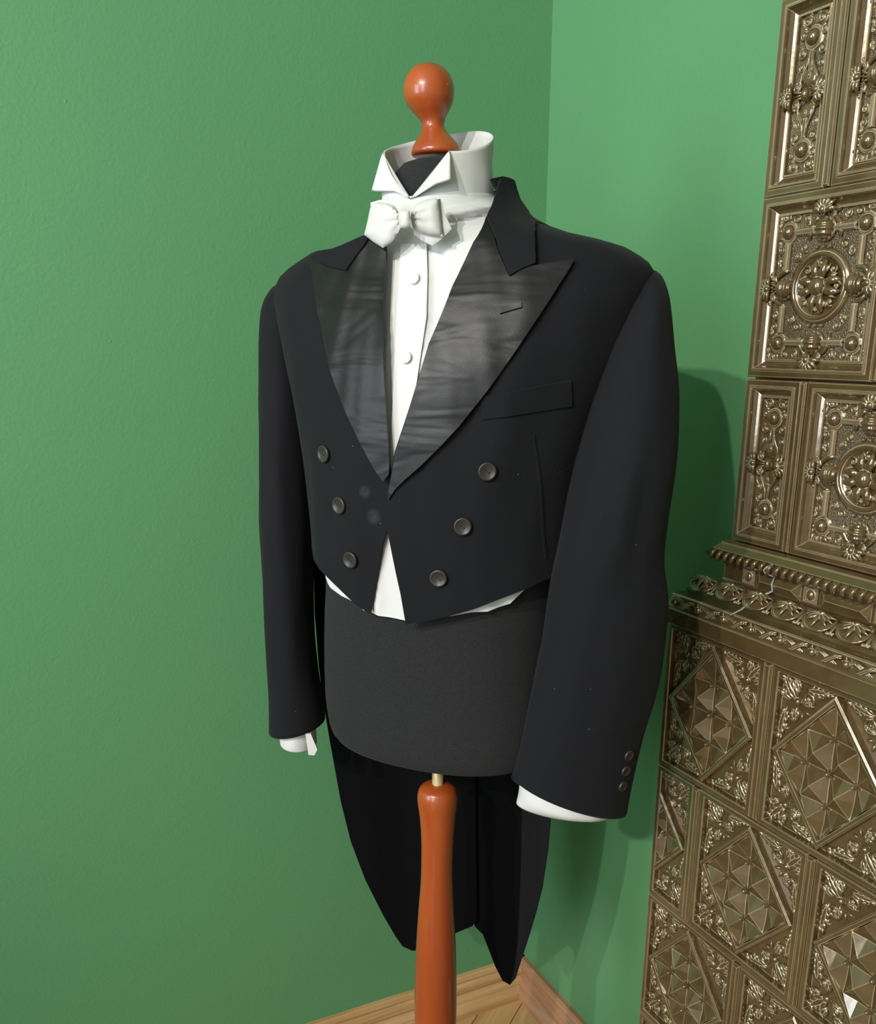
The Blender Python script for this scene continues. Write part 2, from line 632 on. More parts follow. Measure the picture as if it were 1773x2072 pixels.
# skirting boards with a moulded profile, (offset from the wall, height)
def skirting(name, P0, along, normal, length, mat, prof, start_trim):
    o = empty(name, P0, ang_of(along))
    o['kind'] = 'structure'
    sgn = 1.0 if along.cross(normal).z > 0 else -1.0
    mb = MB()
    rows = []
    for d, z in prof:
        # mitre in the corner: the board starts where the other board ends
        rows.append([(d * start_trim, sgn * d, z), (length, sgn * d, z)])
    mb.grid(rows, smooth=False)
    fix_normals(mb.build('skirting_board', mat, o))
    return o


PROF_L = [(0.0, 0.080), (0.008, 0.080), (0.0105, 0.0775), (0.0125, 0.068), (0.0065, 0.0655), (0.0125, 0.0630), (0.0190, 0.055), (0.0200, 0.047),
          (0.0120, 0.0445), (0.0200, 0.0420), (0.0270, 0.038), (0.029, 0.0295), (0.0265, 0.0275), (0.036, 0.025), (0.041, 0.021), (0.043, 0.016), (0.043, 0.0), (0.0, 0.0)]
PROF_R = [(0.0, 0.080), (0.009, 0.080), (0.012, 0.077), (0.016, 0.052), (0.018, 0.050), (0.022, 0.030), (0.028, 0.026), (0.034, 0.022), (0.035, 0.018), (0.035, 0.0), (0.0, 0.0)]
skirting('baseboard_left', CORNER, LW, LN, 3.8, M['oak_x'], PROF_L, 0.0)
skirting('baseboard_right', CORNER, RW, RN, 0.50, M['red_oak_x'], PROF_R, 0.0)

# parquet: herringbone blocks near the corner (each a plank of the floor), plain blocks beyond
PL, PW = 0.36, 0.072
pm = MB()
pm.bar(0.0008, PL - 0.0008, 0.0008, PW - 0.0008, 0.012, 0.0, 0.0008)
# bar() stands towards -y: turn it so that it lies on the floor
plank_me = pm.mesh('plank', M['parquet'])
plank_me.transform(Matrix(((1, 0, 0, 0), (0, 0, 1, 0), (0, -1, 0, 0), (0, 0, 0, 1))))
bmx = bmesh.new(); bmx.from_mesh(plank_me); bmesh.ops.recalc_face_normals(bmx, faces=bmx.faces); bmx.to_mesh(plank_me); bmx.free()
base_ang = ang_of(LW) + math.radians(38)
A1 = Vector((math.cos(base_ang), math.sin(base_ang), 0))
A2 = Vector((-math.sin(base_ang), math.cos(base_ang), 0))


def in_room(p, m=0.02):
    d = p - CORNER
    return d.dot(RN) > m and d.dot(LN) > m and d.dot(RW) < ROOM_D - m and (P_B - p).dot(RN) > 0.02


cnt = 0
org = CORNER + LN * 0.05 + RN * 0.03
for i in range(-14, 15):
    for j in range(-6, 7):
        # herringbone: stair of horizontal and vertical blocks
        base = org + A1 * (i * PW + j * PL) + A2 * (i * PW - j * PL)
        for kind in (0, 1):
            if kind == 0:
                o_, r_ = base, base_ang
                cen = base + A1 * PL / 2 + A2 * PW / 2
            else:
                o_ = base + A1 * (PW + 0.0) + A2 * PW
                o_, r_ = base + A1 * PW, base_ang + math.pi / 2
                o_ = base + A2 * PW + A1 * PW
                cen = o_ + A2 * PL / 2 - A1 * PW / 2
            if (cen - Vector((0.0, 1.35, 0))).length < 0.75 and in_room(cen, -0.03) and cen.y > 0.85:
                link('plank', plank_me, floor, loc=(o_.x, o_.y, 0.0), rot=(0, 0, r_))
                cnt += 1
slab('floor_boards_beyond', [P_A + RW * 1.0 + RN * 0.0, P_B + RW * 1.2, P_D, P_C], -0.012, -0.0045, M['parquet'], kind=None, parent=floor)

# ------------------------------------------------------------------ the tile stove
SX, SZ = 0.0, 0.0
stove = empty('tile_stove', CORNER + RW * 0.535, ang_of(RW))
tag(stove, 'tall tiled stove with glossy brown relief glaze standing against the green wall', 'stove')
# local frame: x along the wall from the left edge of the stove, -y into the room, wall at y = 0
T_L, T_U = 0.14, 0.09        # how far the lower and the upper face stand out
S_END = 0.66
mb = MB()
mb.box(0.003, S_END - 0.003, -T_L + 0.0115, -0.002, 0.0, 1.036)
mb.box(0.053, S_END - 0.053, -T_U + 0.0125, -0.002, 1.03, 2.16)
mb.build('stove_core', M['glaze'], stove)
mb = MB()
mb.bar(-0.012, S_END + 0.012, 0.0, 0.188, -0.002, -T_L - 0.014, 0.006)
mb.build('plinth', M['glaze'], stove)


# --- lower tiles: a diamond of faceted pyramids in a frame, leaf scrolls in the corners
def foliage(mb, cx_, cz_, dx, dz, w, h, y):
    """leaf scrolls in the corner triangle whose right angle lies at (cx, cz); dx, dz point inwards"""
    def P(a, b):
        return (cx_ + dx * a * w, cz_ + dz * b * h)

    def A(a):   # mirrored angle
        v = Vector((dx * math.cos(a), dz * math.sin(a)))
        return math.atan2(v.y, v.x)
    sg = dx * dz
    k = min(w, h)
    x0, z0 = P(0.33, 0.33)
    mb.dome(x0, z0, k * 0.075, y, n=8, m=3)
    x1, z1 = P(0.52, 0.24)
    mb.spiral(x1, z1, k * 0.135, A(2.4), 1.6, y, k * 0.036, -sg)
    x2, z2 = P(0.24, 0.52)
    mb.spiral(x2, z2, k * 0.135, A(-0.8), 1.6, y, k * 0.036, sg)

    def frond(a0, b0, a1, b1, n_, ln, wd):
        """a stem with leaves on both sides"""
        p0, p1 = Vector(P(a0, b0)), Vector(P(a1, b1))
        d = p1 - p0
        an = math.atan2(d.y, d.x)
        mb.leaf(p0.x, p0.y, an, d.length * 1.1, wd * 1.1, y)
        for q in range(n_):
            t = (q + 0.4) / n_
            c = p0 + d * t
            l_ = ln * (1.0 - 0.5 * t)
            for sd_ in (-1, 1):
                mb.leaf(c.x, c.y, an + sd_ * 0.95, l_, wd, y, -0.75 * sd_)
    frond(0.33, 0.33, 0.04, 0.04, 4, k * 0.30, k * 0.048)
    frond(0.46, 0.12, 0.93, 0.05, 5, k * 0.21, k * 0.042)
    frond(0.12, 0.46, 0.05, 0.93, 5, k * 0.21, k * 0.042)
    frond(0.34, 0.20, 0.27, 0.03, 3, k * 0.18, k * 0.040)
    frond(0.20, 0.34, 0.03, 0.27, 3, k * 0.18, k * 0.040)
    frond(0.40, 0.32, 0.62, 0.30, 2, k * 0.13, k * 0.034)
    frond(0.32, 0.40, 0.30, 0.62, 2, k * 0.13, k * 0.034)
    for q in (0, 1):
        xx, zz = P(*((0.72, 0.15) if q == 0 else (0.15, 0.72)))
        mb.spiral(xx, zz, k * 0.062, A(0.5), 1.2, y, k * 0.024, sg if q else -sg, n=10)
        xx, zz = P(*((0.42, 0.46) if q == 0 else (0.46, 0.42)))
        mb.leaf(xx, zz, A(0.3 if q else 1.27), k * 0.13, k * 0.03, y)


def diamond_tile_meshes(w, h, x_cut=0.0):
    """meshes for a lower tile of w x h; x_cut > 0 removes that much of the pattern on the left"""
    rim = 0.0085
    dep = -0.0095
    mb = MB()
    mb.loops(w, h, [(0.0, -0.0125), (0.0, -0.0015), (0.0012, 0.0), (rim - 0.001, 0.0), (rim, -0.001), (rim + 0.0006, dep)])
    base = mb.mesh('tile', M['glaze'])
    # diamond: frame strips and pyramids, clipped to the field for cut tiles
    W, H_ = w + x_cut - 2 * rim, h - 2 * rim
    xc = -x_cut / 2
    left = -w / 2 + rim
    mbd = MB()
    fr = 0.0085
    T = [(0, H_ / 2), (W / 2, 0), (0, -H_ / 2), (-W / 2, 0)]

    def scaled(s):
        return [(x * s, z * s) for x, z in T]
    s_in = 1 - fr / (0.5 * W * H_ / math.hypot(W, H_) * 1.0)
    s_mid = 1 - (1 - s_in) * 0.35
    loops = [(1.0, dep), (0.985, -0.0005), (s_mid, 0.001), (s_in + 0.02, 0.0005), (s_in, -0.0035)]
    rows = [[(xc + x, -ht, z) for x, z in scaled(s)] for s, ht in loops]
    mbd.grid(rows, closed_u=True, smooth=False)
    # checkerboard of pyramids on the rotated square lattice
    def pq(p_, q_):   # p, q in [-2, 2] along the two side directions
        a = (p_ + q_) / 4.0
        b = (q_ - p_) / 4.0
        return xc + a * W / 2 * s_in, b * H_ / 2 * s_in
    pit, peak = -0.0090, 0.0042
    rng = range(-2, 3)
    hv = {}
    for i in rng:
        for j in rng:
            hv[(i, j)] = pit if (i + j) % 2 == 0 else peak
            if abs(i) == 2 or abs(j) == 2:
                hv[(i, j)] = -0.0050 if (i + j) % 2 == 0 else 0.0006
    tri = []
    for i in range(-2, 2):
        for j in range(-2, 2):
            c = [(i, j), (i + 1, j), (i + 1, j + 1), (i, j + 1)]
            # split along the pit - pit diagonal so that each peak is a pyramid
            if (i + j) % 2 == 0:
                t_ = [(c[0], c[1], c[2]), (c[0], c[2], c[3])]
            else:
                t_ = [(c[0], c[1], c[3]), (c[1], c[2], c[3])]
            tri += t_
    for t_ in tri:
        # each triangle: pit, peak, pit -> ridge from the peak to the middle of the pit line stays lower (star points)
        pts = [(*pq(*v_), hv[v_]) for v_ in t_]
        pk = [k for k in range(3) if (t_[k][0] + t_[k][1]) % 2][0]
        a, b, c = pts[pk], pts[(pk + 1) % 3], pts[(pk + 2) % 3]
        mid = ((b[0] + c[0]) / 2, (b[1] + c[1]) / 2, pit * 0.92)
        for u in ((a, b, mid), (a, mid, c)):
            mbd.add([(p_[0], -p_[2], p_[1]) for p_ in u], [(0, 1, 2)], False)
    # knobs in the pits
    for i, j, r in ((0, 0, 0.0042), (1, 1, 0.0032), (-1, -1, 0.0032), (1, -1, 0.0032), (-1, 1, 0.0032)):
        x, z = pq(i, j)
        mbd.dome(x, z, r, 0.0055, hgt=0.0065, n=8, m=3)
    corners = []
    for sx in (-1, 1):
        if sx < 0 and x_cut > W * 0.45:
            continue
        for sz in (-1, 1):
            mbf = MB()
            foliage(mbf, xc + sx * W / 2, sz * H_ / 2, -sx, -sz, W / 2 * 0.93, H_ / 2 * 0.93, -dep)
            corners.append((mbf, 'leaf_scroll'))
    out = []
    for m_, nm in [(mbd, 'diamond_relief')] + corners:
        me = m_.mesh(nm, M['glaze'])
        bm = bmesh.new()
        bm.from_mesh(me)
        if nm == 'diamond_relief':
            bmesh.ops.remove_doubles(bm, verts=bm.verts, dist=1e-5)
        if x_cut > 0:
            bmesh.ops.bisect_plane(bm, geom=bm.verts[:] + bm.edges[:] + bm.faces[:], plane_co=(left, 0, 0), plane_no=(1, 0, 0), clear_inner=True)
        bmesh.ops.recalc_face_normals(bm, faces=bm.faces)
        bm.to_mesh(me)
        bm.free()
        out.append(me)
    return [base] + out


def put_tile(meshes, x, z, y, names):
    t = link(names[0], meshes[0], stove, loc=(x, y, z))
    for me, nm in zip(meshes[1:], names[1:]):
        q = link(nm, me, t)
        if nm in ('strapwork', 'leaf_scroll'):
            q['kind'] = 'stuff'
    return t


PITCH_X, GAP = 0.1885, 0.0125
ROW_Z = [1.0345, 0.822, 0.611, 0.400, 0.190]
cache = {}
strip_mb = MB()
strip_mb.bar(-0.0060, 0.0060, -0.104, 0.104, 0.010, -0.0034, 0.0032)
strip_me = strip_mb.mesh('joint_strip', M['glaze'])
for r in range(4):
    z1, z0 = ROW_Z[r], ROW_Z[r + 1]
    first = 0.176 if r % 2 == 0 else 0.078
    xs = [0.0, first]
    while xs[-1] + PITCH_X < S_END - 0.02:
        xs.append(xs[-1] + PITCH_X)
    xs.append(S_END)
    hh = round(z1 - z0 - 0.0016, 4)
    for k in range(len(xs) - 1):
        a = xs[k] + (GAP / 2 if k else 0.0)
        b = xs[k + 1] - (GAP / 2 if k < len(xs) - 2 else 0.0)
        ww = round(b - a, 4)
        if k == len(xs) - 2 and ww < 0.05:
            continue
        full = PITCH_X - GAP
        cut = max(0.0, full - ww) if k == 0 else 0.0
        if cut < 0.02:
            cut = 0.0
        key = (ww, hh, cut)
        if key not in cache:
            cache[key] = diamond_tile_meshes(ww, hh, cut)
        put_tile(cache[key], (a + b) / 2, (z0 + z1) / 2, -T_L, ['tile', 'diamond_relief'] + ['leaf_scroll'] * 4)
        if k:
            link('joint_strip', strip_me, stove, loc=(xs[k], -T_L, (z0 + z1) / 2))

# --- upper tiles
FRAME_U = [(0.0, -0.012), (0.0, -0.0015), (0.0012, 0.0), (0.0075, 0.0), (0.0088, 0.0022), (0.0105, 0.0022), (0.0118, 0.0002),
           (0.0130, -0.0030), (0.0160, -0.0066), (0.0190, -0.0088), (0.0200, -0.0066), (0.0214, -0.0066), (0.0224, -0.0110)]
FIELD = 0.0110


def frame_mesh(w, h):
    mb = MB()
    mb.loops(w, h, FRAME_U, cap=False)
    return mb.mesh('tile', M['glaze'])


def field_mesh(w, h):
    mb = MB()
    a, c = w / 2 - 0.0224, h / 2 - 0.0224
    mb.add([(-a, FIELD, -c), (a, FIELD, -c), (a, FIELD, c), (-a, FIELD, c)], [(0, 1, 2, 3)], False)
    return mb.mesh('stippled_field', M['glaze_field'])


def ribbed_ball(mb, x, z, r, y, vertical):
    prof = []
    n = 37
    rows = []
    for i in range(n):
        t = math.pi * (i + 0.001) / (n - 1 + 0.002)
        rr = r * (1.0 + 0.075 * math.cos(t * 12))
        ax = rr * math.cos(t)
        ra = rr * math.sin(t)
        row = []
        for j in range(14):
            f = 2 * math.pi * j / 14
            p1, p2 = ra * math.cos(f), ra * math.sin(f)
            row.append((x + ax, y - p1, z + p2) if vertical else (x + p2, y - p1, z + ax))
        rows.append(row)
    mb.grid(rows, closed_u=True)


def boss_part(x, z, r, y):
    mb = MB()
    mb.dome(x, z, r * 1.55, y, hgt=0.0022, n=14, m=3)
    mb.torus(x, z, r * 1.12, r * 0.16, y - 0.001, n=20, m=6)
    mb.dome(x, z, r, y, hgt=r * 1.05, n=18, m=6)
    return ('boss', mb)


def boss_cluster(mb, x, z, r, y, sx, sz):
    """the scrolls around a boss"""
    k = r
    mb.spiral(x + sx * k * 1.75, z + sz * k * 0.9, k * 0.78, math.atan2(-sz, -sx), 1.5, y, k * 0.27, sx * sz)
    mb.spiral(x + sx * k * 0.7, z + sz * k * 1.85, k * 0.78, math.atan2(-sz, -sx), 1.5, y, k * 0.27, -sx * sz)
    mb.spiral(x - sx * k * 1.2, z + sz * k * 1.5, k * 0.66, math.atan2(-sz, sx), 1.4, y, k * 0.21, sx * sz)
    mb.spiral(x + sx * k * 1.4, z - sz * k * 1.3, k * 0.66, math.atan2(sz, -sx), 1.4, y, k * 0.21, -sx * sz)
    for a in (0.35, 0.785, 1.2):
        mb.leaf(x + sx * k * 1.3, z + sz * k * 1.3, math.atan2(sz * math.sin(a), sx * math.cos(a)), k * 1.3, k * 0.28, y)

def big_tile(w, h):
    k = w / 2
    ex, ez = 0.048 / 0.088 * k, 0.0605
    cx_, cz_ = 0.052 / 0.088 * k, 0.0615
    y = FIELD
    med = MB()
    med.torus(0, 0, 0.0345, 0.0026, y - 0.004, n=40)
    med.lathe([(0.041, 0), (0.040, 0.0035), (0.0345, 0.0045), (0.032, 0.0032), (0.030, 0.0012), (0.0, 0.001)], 40, (0, y, 0), 'Y', capt=False)
    for i in range(8):
        a = i * math.pi / 4 + 0.39
        med.leaf(0.007 * math.cos(a), 0.007 * math.sin(a), a, 0.0235, 0.0056, y - 0.003, 0.25 if i % 2 else -0.25)
        med.leaf(0.016 * math.cos(a), 0.016 * math.sin(a), a + 0.75, 0.011, 0.0028, y - 0.003, -0.5)
        med.leaf(0.016 * math.cos(a), 0.016 * math.sin(a), a - 0.75, 0.011, 0.0028, y - 0.003, 0.5)
        a2 = a + math.pi / 8
        med.spiral(0.0245 * math.cos(a2), 0.0245 * math.sin(a2), 0.0050, a2, 1.3, y - 0.003, 0.0016, 1 if i % 2 else -1, n=10)
    med.lathe([(0.0105, 0.003), (0.0105, 0.006), (0.0095, 0.0095), (0.0065, 0.0125), (0.003, 0.0138), (0.0, 0.014)], 20, (0, y, 0), 'Y', capt=False)
    strap = MB()
    parts = [('medallion', med)]
    for sx in (-1, 1):
        for sz in (-1, 1):
            boss_cluster(strap, sx * cx_, sz * cz_, 0.0088, y, sx, sz)
            parts.append(boss_part(sx * cx_, sz * cz_, 0.0088, y))
            # vertical and horizontal double bars between the bosses and the balls
            xa = sx * (ex + 0.002)
            za, zb = sorted((sz * 0.020, sz * (cz_ - 0.012)))
            strap.bar(xa - 0.0042, xa + 0.0042, za, zb, y, y - 0.0048, 0.0014)
            strap.bar(xa - 0.0014, xa + 0.0014, za, zb, y, y - 0.0062, 0.0007)
            xa0, xb0 = sorted((sx * 0.013, sx * (cx_ - 0.011)))
            zc = sz * ez
            strap.bar(xa0, xb0, zc - 0.0042, zc + 0.0042, y, y - 0.0048, 0.0014)
            strap.bar(xa0, xb0, zc - 0.0014, zc + 0.0014, y, y - 0.0062, 0.0007)
            # inner corner fleurons and small curls in the field
            strap.spiral(sx * 0.027, sz * 0.043, 0.0056, sx * 0.7, 1.4, y, 0.0018, sx * sz)
            strap.spiral(sx * 0.036, sz * 0.034, 0.0052, sx * 2.2, 1.4, y, 0.0017, -sx * sz)
            strap.leaf(sx * 0.030, sz * 0.034, math.atan2(sz, sx) , 0.010, 0.0022, y)
            strap.spiral(sx * (ex + 0.013), sz * 0.030, 0.0056, sz * 1.5, 1.5, y, 0.0017, sx * sz)
            strap.spiral(sx * (ex + 0.014), sz * 0.043, 0.0048, -sz * 1.5, 1.4, y, 0.0015, -sx * sz)
            strap.leaf(sx * (ex + 0.012), sz * 0.022, math.pi / 2 * sz, 0.009, 0.0020, y, 0.4)
            strap.spiral(sx * 0.026, sz * (ez + 0.013), 0.0056, sz * 1.0, 1.5, y, 0.0017, -sx * sz, tail=[(sx * 0.020, sz * (ez + 0.004)), (sx * 0.024, sz * (ez + 0.007))])
    for sx in (-1, 1):
        bl = MB()
        ribbed_ball(bl, sx * ex, 0, 0.0108, y - 0.003, True)
        bl.torus(sx * ex, 0, 0.0122, 0.0018, y - 0.002, n=20, m=6)
        parts.append(('ribbed_ball', bl))
        for s2 in (-1, 1):
            strap.spiral(sx * (ex + 0.019), s2 * 0.0105, 0.0076, math.pi / 2 * s2, 1.5, y - 0.002, 0.0024, -s2 * sx)
            arc = [(sx * (ex + 0.017 * math.cos(t)), y - 0.002, s2 * 0.019 * math.sin(t)) for t in [0.5, 0.8, 1.1, 1.4, 1.7]]
            strap.tube(arc, [0.0016, 0.0028, 0.0033, 0.0028, 0.0018], n=7)
        for q in (-0.0028, 0.0, 0.0028):
            strap.tube([(sx * (ex + 0.010), y - 0.004, q), (sx * (ex + 0.021), y - 0.004, q * 1.5)], [0.0012, 0.0014], n=6)
        sh = MB()
        sh.shell(sx * (k - 0.0185), 0, 0 if sx > 0 else math.pi, 0.0165, y - 0.0085, 7, 3.2)
        parts.append(('shell', sh))
    for sz in (-1, 1):
        bl = MB()
        ribbed_ball(bl, 0, sz * ez, 0.0112, y - 0.003, False)
        bl.torus(0, sz * ez, 0.0126, 0.0018, y - 0.002, n=20, m=6)
        parts.append(('ribbed_ball', bl))
        for s2 in (-1, 1):
            strap.spiral(s2 * 0.0085, sz * (ez + 0.017), 0.0076, math.pi / 2 * (1 - s2), 1.5, y - 0.002, 0.0024, s2 * sz)
            arc = [(s2 * 0.021 * math.sin(t), y - 0.002, sz * (ez - 0.006 + 0.022 * math.cos(t))) for t in [0.35, 0.7, 1.05, 1.4, 1.75]]
            strap.tube(arc, [0.0016, 0.0028, 0.0033, 0.0028, 0.0018], n=7)
        for q in (-0.009, 0.0, 0.009):
            strap.dome(q, sz * (ez - 0.0185), 0.0024, y - 0.001, hgt=0.004, n=8, m=3)
        sh = MB()
        sh.shell(0, sz * (h / 2 - 0.0215), math.pi / 2 * sz, 0.0170, y - 0.0085, 7, 3.1)
        parts.append(('shell', sh))
    parts.append(('strapwork', strap))
    return [frame_mesh(w, h), field_mesh(w, h)] + [p_.mesh(n_, M['glaze']) for n_, p_ in parts], ['tile', 'stippled_field'] + [n_ for n_, p_ in parts]


def narrow_tile(w, h):
    y = FIELD
    s = MB()
    fw = w / 2 - 0.0224
    parts = []
    for sz in (-1, 1):
        zb = sz * 0.056
        parts.append(boss_part(0, zb, 0.0090, y))
        for sx in (-1, 1):
            s.spiral(sx * 0.0095, zb + sz * 0.0165, 0.0076, -math.pi / 2 * sz, 1.6, y, 0.0025, sx * sz)
            s.spiral(sx * 0.0145, zb + sz * 0.004, 0.0054, math.pi / 2 * sz, 1.4, y, 0.0019, sx * sz)
            s.spiral(sx * 0.0125, zb - sz * 0.014, 0.0062, math.pi / 2 * sz, 1.5, y, 0.0020, -sx * sz)
            s.spiral(sx * 0.0135, sz * 0.0285, 0.0044, sz * 1.0, 1.4, y, 0.0012, sx * sz, tail=[(sx * 0.020, sz * 0.017), (sx * 0.0185, sz * 0.023)])
            s.leaf(sx * 0.013, zb + sz * 0.014, math.atan2(sz, sx * 0.8), 0.011, 0.0026, y)
            s.leaf(sx * 0.004, zb + sz * 0.020, math.atan2(sz, sx * 0.35), 0.010, 0.0026, y)
            # edge of the keyhole strap
            e = [(sx * 0.0028, y - 0.002, sz * 0.042), (sx * 0.003, y - 0.002, sz * 0.033), (sx * 0.0055, y - 0.002, sz * 0.027), (sx * 0.0100, y - 0.002, sz * 0.020),
                 (sx * 0.0115, y - 0.002, sz * 0.013), (sx * 0.0080, y - 0.002, sz * 0.0085)]
            s.tube(e, [0.0012, 0.0014, 0.0016, 0.0018, 0.0018, 0.0013], n=6)
        s.dome(0, sz * 0.017, 0.0105, y, hgt=0.0028, n=14, m=3, sz=1.0)
        s.dome(0, sz * 0.019, 0.0022, y - 0.0022, hgt=0.0022, n=8, m=3, sz=1.4)
        s.bar(-0.0026, 0.0026, min(sz * 0.024, sz * 0.044), max(sz * 0.024, sz * 0.044), y, y - 0.0028, 0.0008)
    s.dome(0, 0, 0.0062, y - 0.002, hgt=0.0085, n=14, m=5, sz=1.25)
    for sx in (-1, 1):
        for q in (-0.0026, 0.0, 0.0026):
            s.tube([(sx * 0.006, y - 0.004, q), (sx * 0.0165, y - 0.004, q * 1.4)], [0.0011, 0.0013], n=6)
        for s2 in (-1, 1):
            s.spiral(sx * 0.0140, s2 * 0.0082, 0.0060, math.pi / 2 * s2, 1.5, y - 0.002, 0.0020, -s2 * sx)
        sh = MB()
        sh.shell(sx * (fw - 0.0005), 0, 0 if sx > 0 else math.pi, 0.0155, y - 0.0085, 7, 3.2)
        parts.append(('shell', sh))
    parts.append(('strapwork', s))
    return [frame_mesh(w, h), field_mesh(w, h)] + [p_.mesh(n_, M['glaze']) for n_, p_ in parts], ['tile', 'stippled_field'] + [n_ for n_, p_ in parts]


ROW_U = [1.152, 1.356, 1.562, 1.762, 1.966, 2.168]
BIG_W = 0.1785
UX0 = 0.050
strip_u = MB()
strip_u.bar(-0.0042, 0.0042, -0.1005, 0.1005, 0.010, -0.0026, 0.002)
strip_u_me = strip_u.mesh('joint_strip', M['glaze'])
cache_u = {}
for r in range(5):
    z0, z1 = ROW_U[r], ROW_U[r + 1]
    hh = 0.2025
    xs = [UX0]
    if r % 2 == 0:
        xs.append(UX0 + 0.0885)
    while xs[-1] + BIG_W <= S_END - 0.05 + 0.001:
        xs.append(xs[-1] + BIG_W)
    for k in range(len(xs) - 1):
        a = xs[k] + (0.0048 if k else 0.0)
        b = xs[k + 1] - 0.0048
        ww = round(b - a, 4)
        if ww not in cache_u:
            cache_u[ww] = narrow_tile(ww, hh) if ww < 0.1 else big_tile(ww, hh)
        put_tile(cache_u[ww][0], (a + b) / 2, (z0 + z1) / 2, -T_U, cache_u[ww][1])
        if k:
            link('joint_strip', strip_u_me, stove, loc=(xs[k], -T_U, (z0 + z1) / 2))
mb = MB()
mb.bar(0.03, S_END - 0.03, 2.166, 2.20, -0.002, -T_U - 0.03, 0.008)
mb.bar(0.015, S_END - 0.015, 2.20, 2.24, -0.002, -T_U - 0.045, 0.01)
mb.build('crown', M['glaze'], stove)


# --- cornice between the two storeys: swept profiles with a mitred return on the left
def sweep(name, prof, smooth=False):
    """prof: (t = distance of the face from the wall, x of the left edge, z)"""
    mb = MB()
    rows = [[(x, -0.001, z), (x, -t, z), (S_END - x, -t, z), (S_END - x, -0.001, z)] for t, x, z in prof]
    mb.grid(rows, smooth=smooth)
    return fix_normals(mb.build(name, M['glaze'], stove))


def PX(t):      # left edge that goes with a face distance
    return 0.050 - (t - T_U)


sweep('fascia_band', [(0.120, 0.02, 1.0345), (0.147, 0.0, 1.0350), (0.1485, -0.002, 1.0365), (0.1485, -0.002, 1.0560), (0.147, 0.0, 1.0575), (0.140, 0.006, 1.058)])
sweep('guilloche_ground', [(0.1455, 0.001, 1.0572), (0.1455, 0.001, 1.0585), (0.1400, 0.005, 1.0735), (0.1415, 0.004, 1.0745), (0.1405, 0.005, 1.0762), (0.130, 0.015, 1.0768)])
sweep('cove', [(0.136, 0.009, 1.0762), (0.130, 0.012, 1.0782), (0.127, 0.015, 1.0805), (0.128, 0.014, 1.0822), (0.1265, 0.015, 1.083)], True)
sweep('shell_ground', [(0.127, 0.0145, 1.0820), (0.1235, 0.018, 1.0838), (0.116, 0.026, 1.0870), (0.108, 0.034, 1.0925), (0.1035, 0.040, 1.0990), (0.097, 0.046, 1.1000)], True)
sweep('frieze', [(0.0965, 0.046, 1.0985), (0.0950, 0.0475, 1.1020), (0.0950, 0.0475, 1.1240), (0.100, 0.042, 1.1260)])
sweep('rope_ground', [(0.098, 0.043, 1.1245), (0.106, 0.036, 1.1262), (0.1105, 0.030, 1.1300), (0.1115, 0.028, 1.1335), (0.1095, 0.030, 1.1375), (0.1045, 0.034, 1.1395)], True)
sweep('torus_slope', [(0.1045, 0.0345, 1.1390), (0.1055, 0.034, 1.1400), (0.0980, 0.042, 1.1475), (0.0985, 0.0415, 1.1490), (0.092, 0.048, 1.1515), (0.085, 0.052, 1.1515)])

# guilloche: berries and crossing ribbons
SL = math.atan2(0.0055, 0.015)
bm_ = MB()
bm_.dome(0, 0, 0.0056, 0.0, hgt=0.0062, n=12, m=4)
for k in range(5):
    bm_.leaf(0, 0, k * 2 * math.pi / 5 + 0.3, 0.0092, 0.0022, 0.0005, n=4)
berry_me = bm_.mesh('berry', M['glaze'])
rb = MB()
for sgn in (-1, 1):
    for off in (-0.0022, 0.0, 0.0022):
        pts = []
        for i in range(7):
            t = i / 6
            pts.append((-0.0105 + 0.021 * t + off * 1.2, -0.0012 - 0.0010 * (sgn > 0), sgn * 0.0070 * math.sin(math.pi * (t - 0.5))))
        rb.tube(pts, 0.0014, n=6)
    rb.leaf(sgn * 0.003, 0.0045, 0.35 * sgn + (math.pi if sgn < 0 else 0), 0.010, 0.0019, 0.0, n=4)
    rb.leaf(sgn * 0.003, -0.0045, -0.35 * sgn + (math.pi if sgn < 0 else 0), 0.010, 0.0019, 0.0, n=4)
ribbon_me = rb.mesh('ribbon', M['glaze'])
x = 0.0125
while x < S_END - 0.02:
    link('berry', berry_me, stove, loc=(x, -0.1432, 1.066), rot=(SL, 0, 0))
    if x + 0.0224 < S_END - 0.02:
        link('ribbon', ribbon_me, stove, loc=(x + 0.0224, -0.1430, 1.066), rot=(SL, 0, 0), scale=(1.35, 1.2, 1.05))
    x += 0.0448
# shell lobes (an egg moulding of palmettes)
lobe = MB()
out_ = []
for i in range(15):
    t = math.pi * i / 14
    out_.append((0.0135 * math.cos(t), 0.0, -0.017 * math.sin(t) ** 0.8 + 0.004))
lobe.tube([(0.0135, 0, 0.011)] + out_ + [(-0.0135, 0, 0.011)], 0.0013, n=6)
for a in (-1.75, -1.15, -0.58, 0.0, 0.58, 1.15, 1.75):
    lobe.leaf(0, 0.009, -math.pi / 2 + a * 0.62, 0.0195 - 0.0026 * abs(a), 0.0026, -0.0030, 0.30 * (a > 0) - 0.30 * (a < 0), n=6)
lobe.dome(0, 0.0085, 0.0034, -0.003, n=8, m=3)
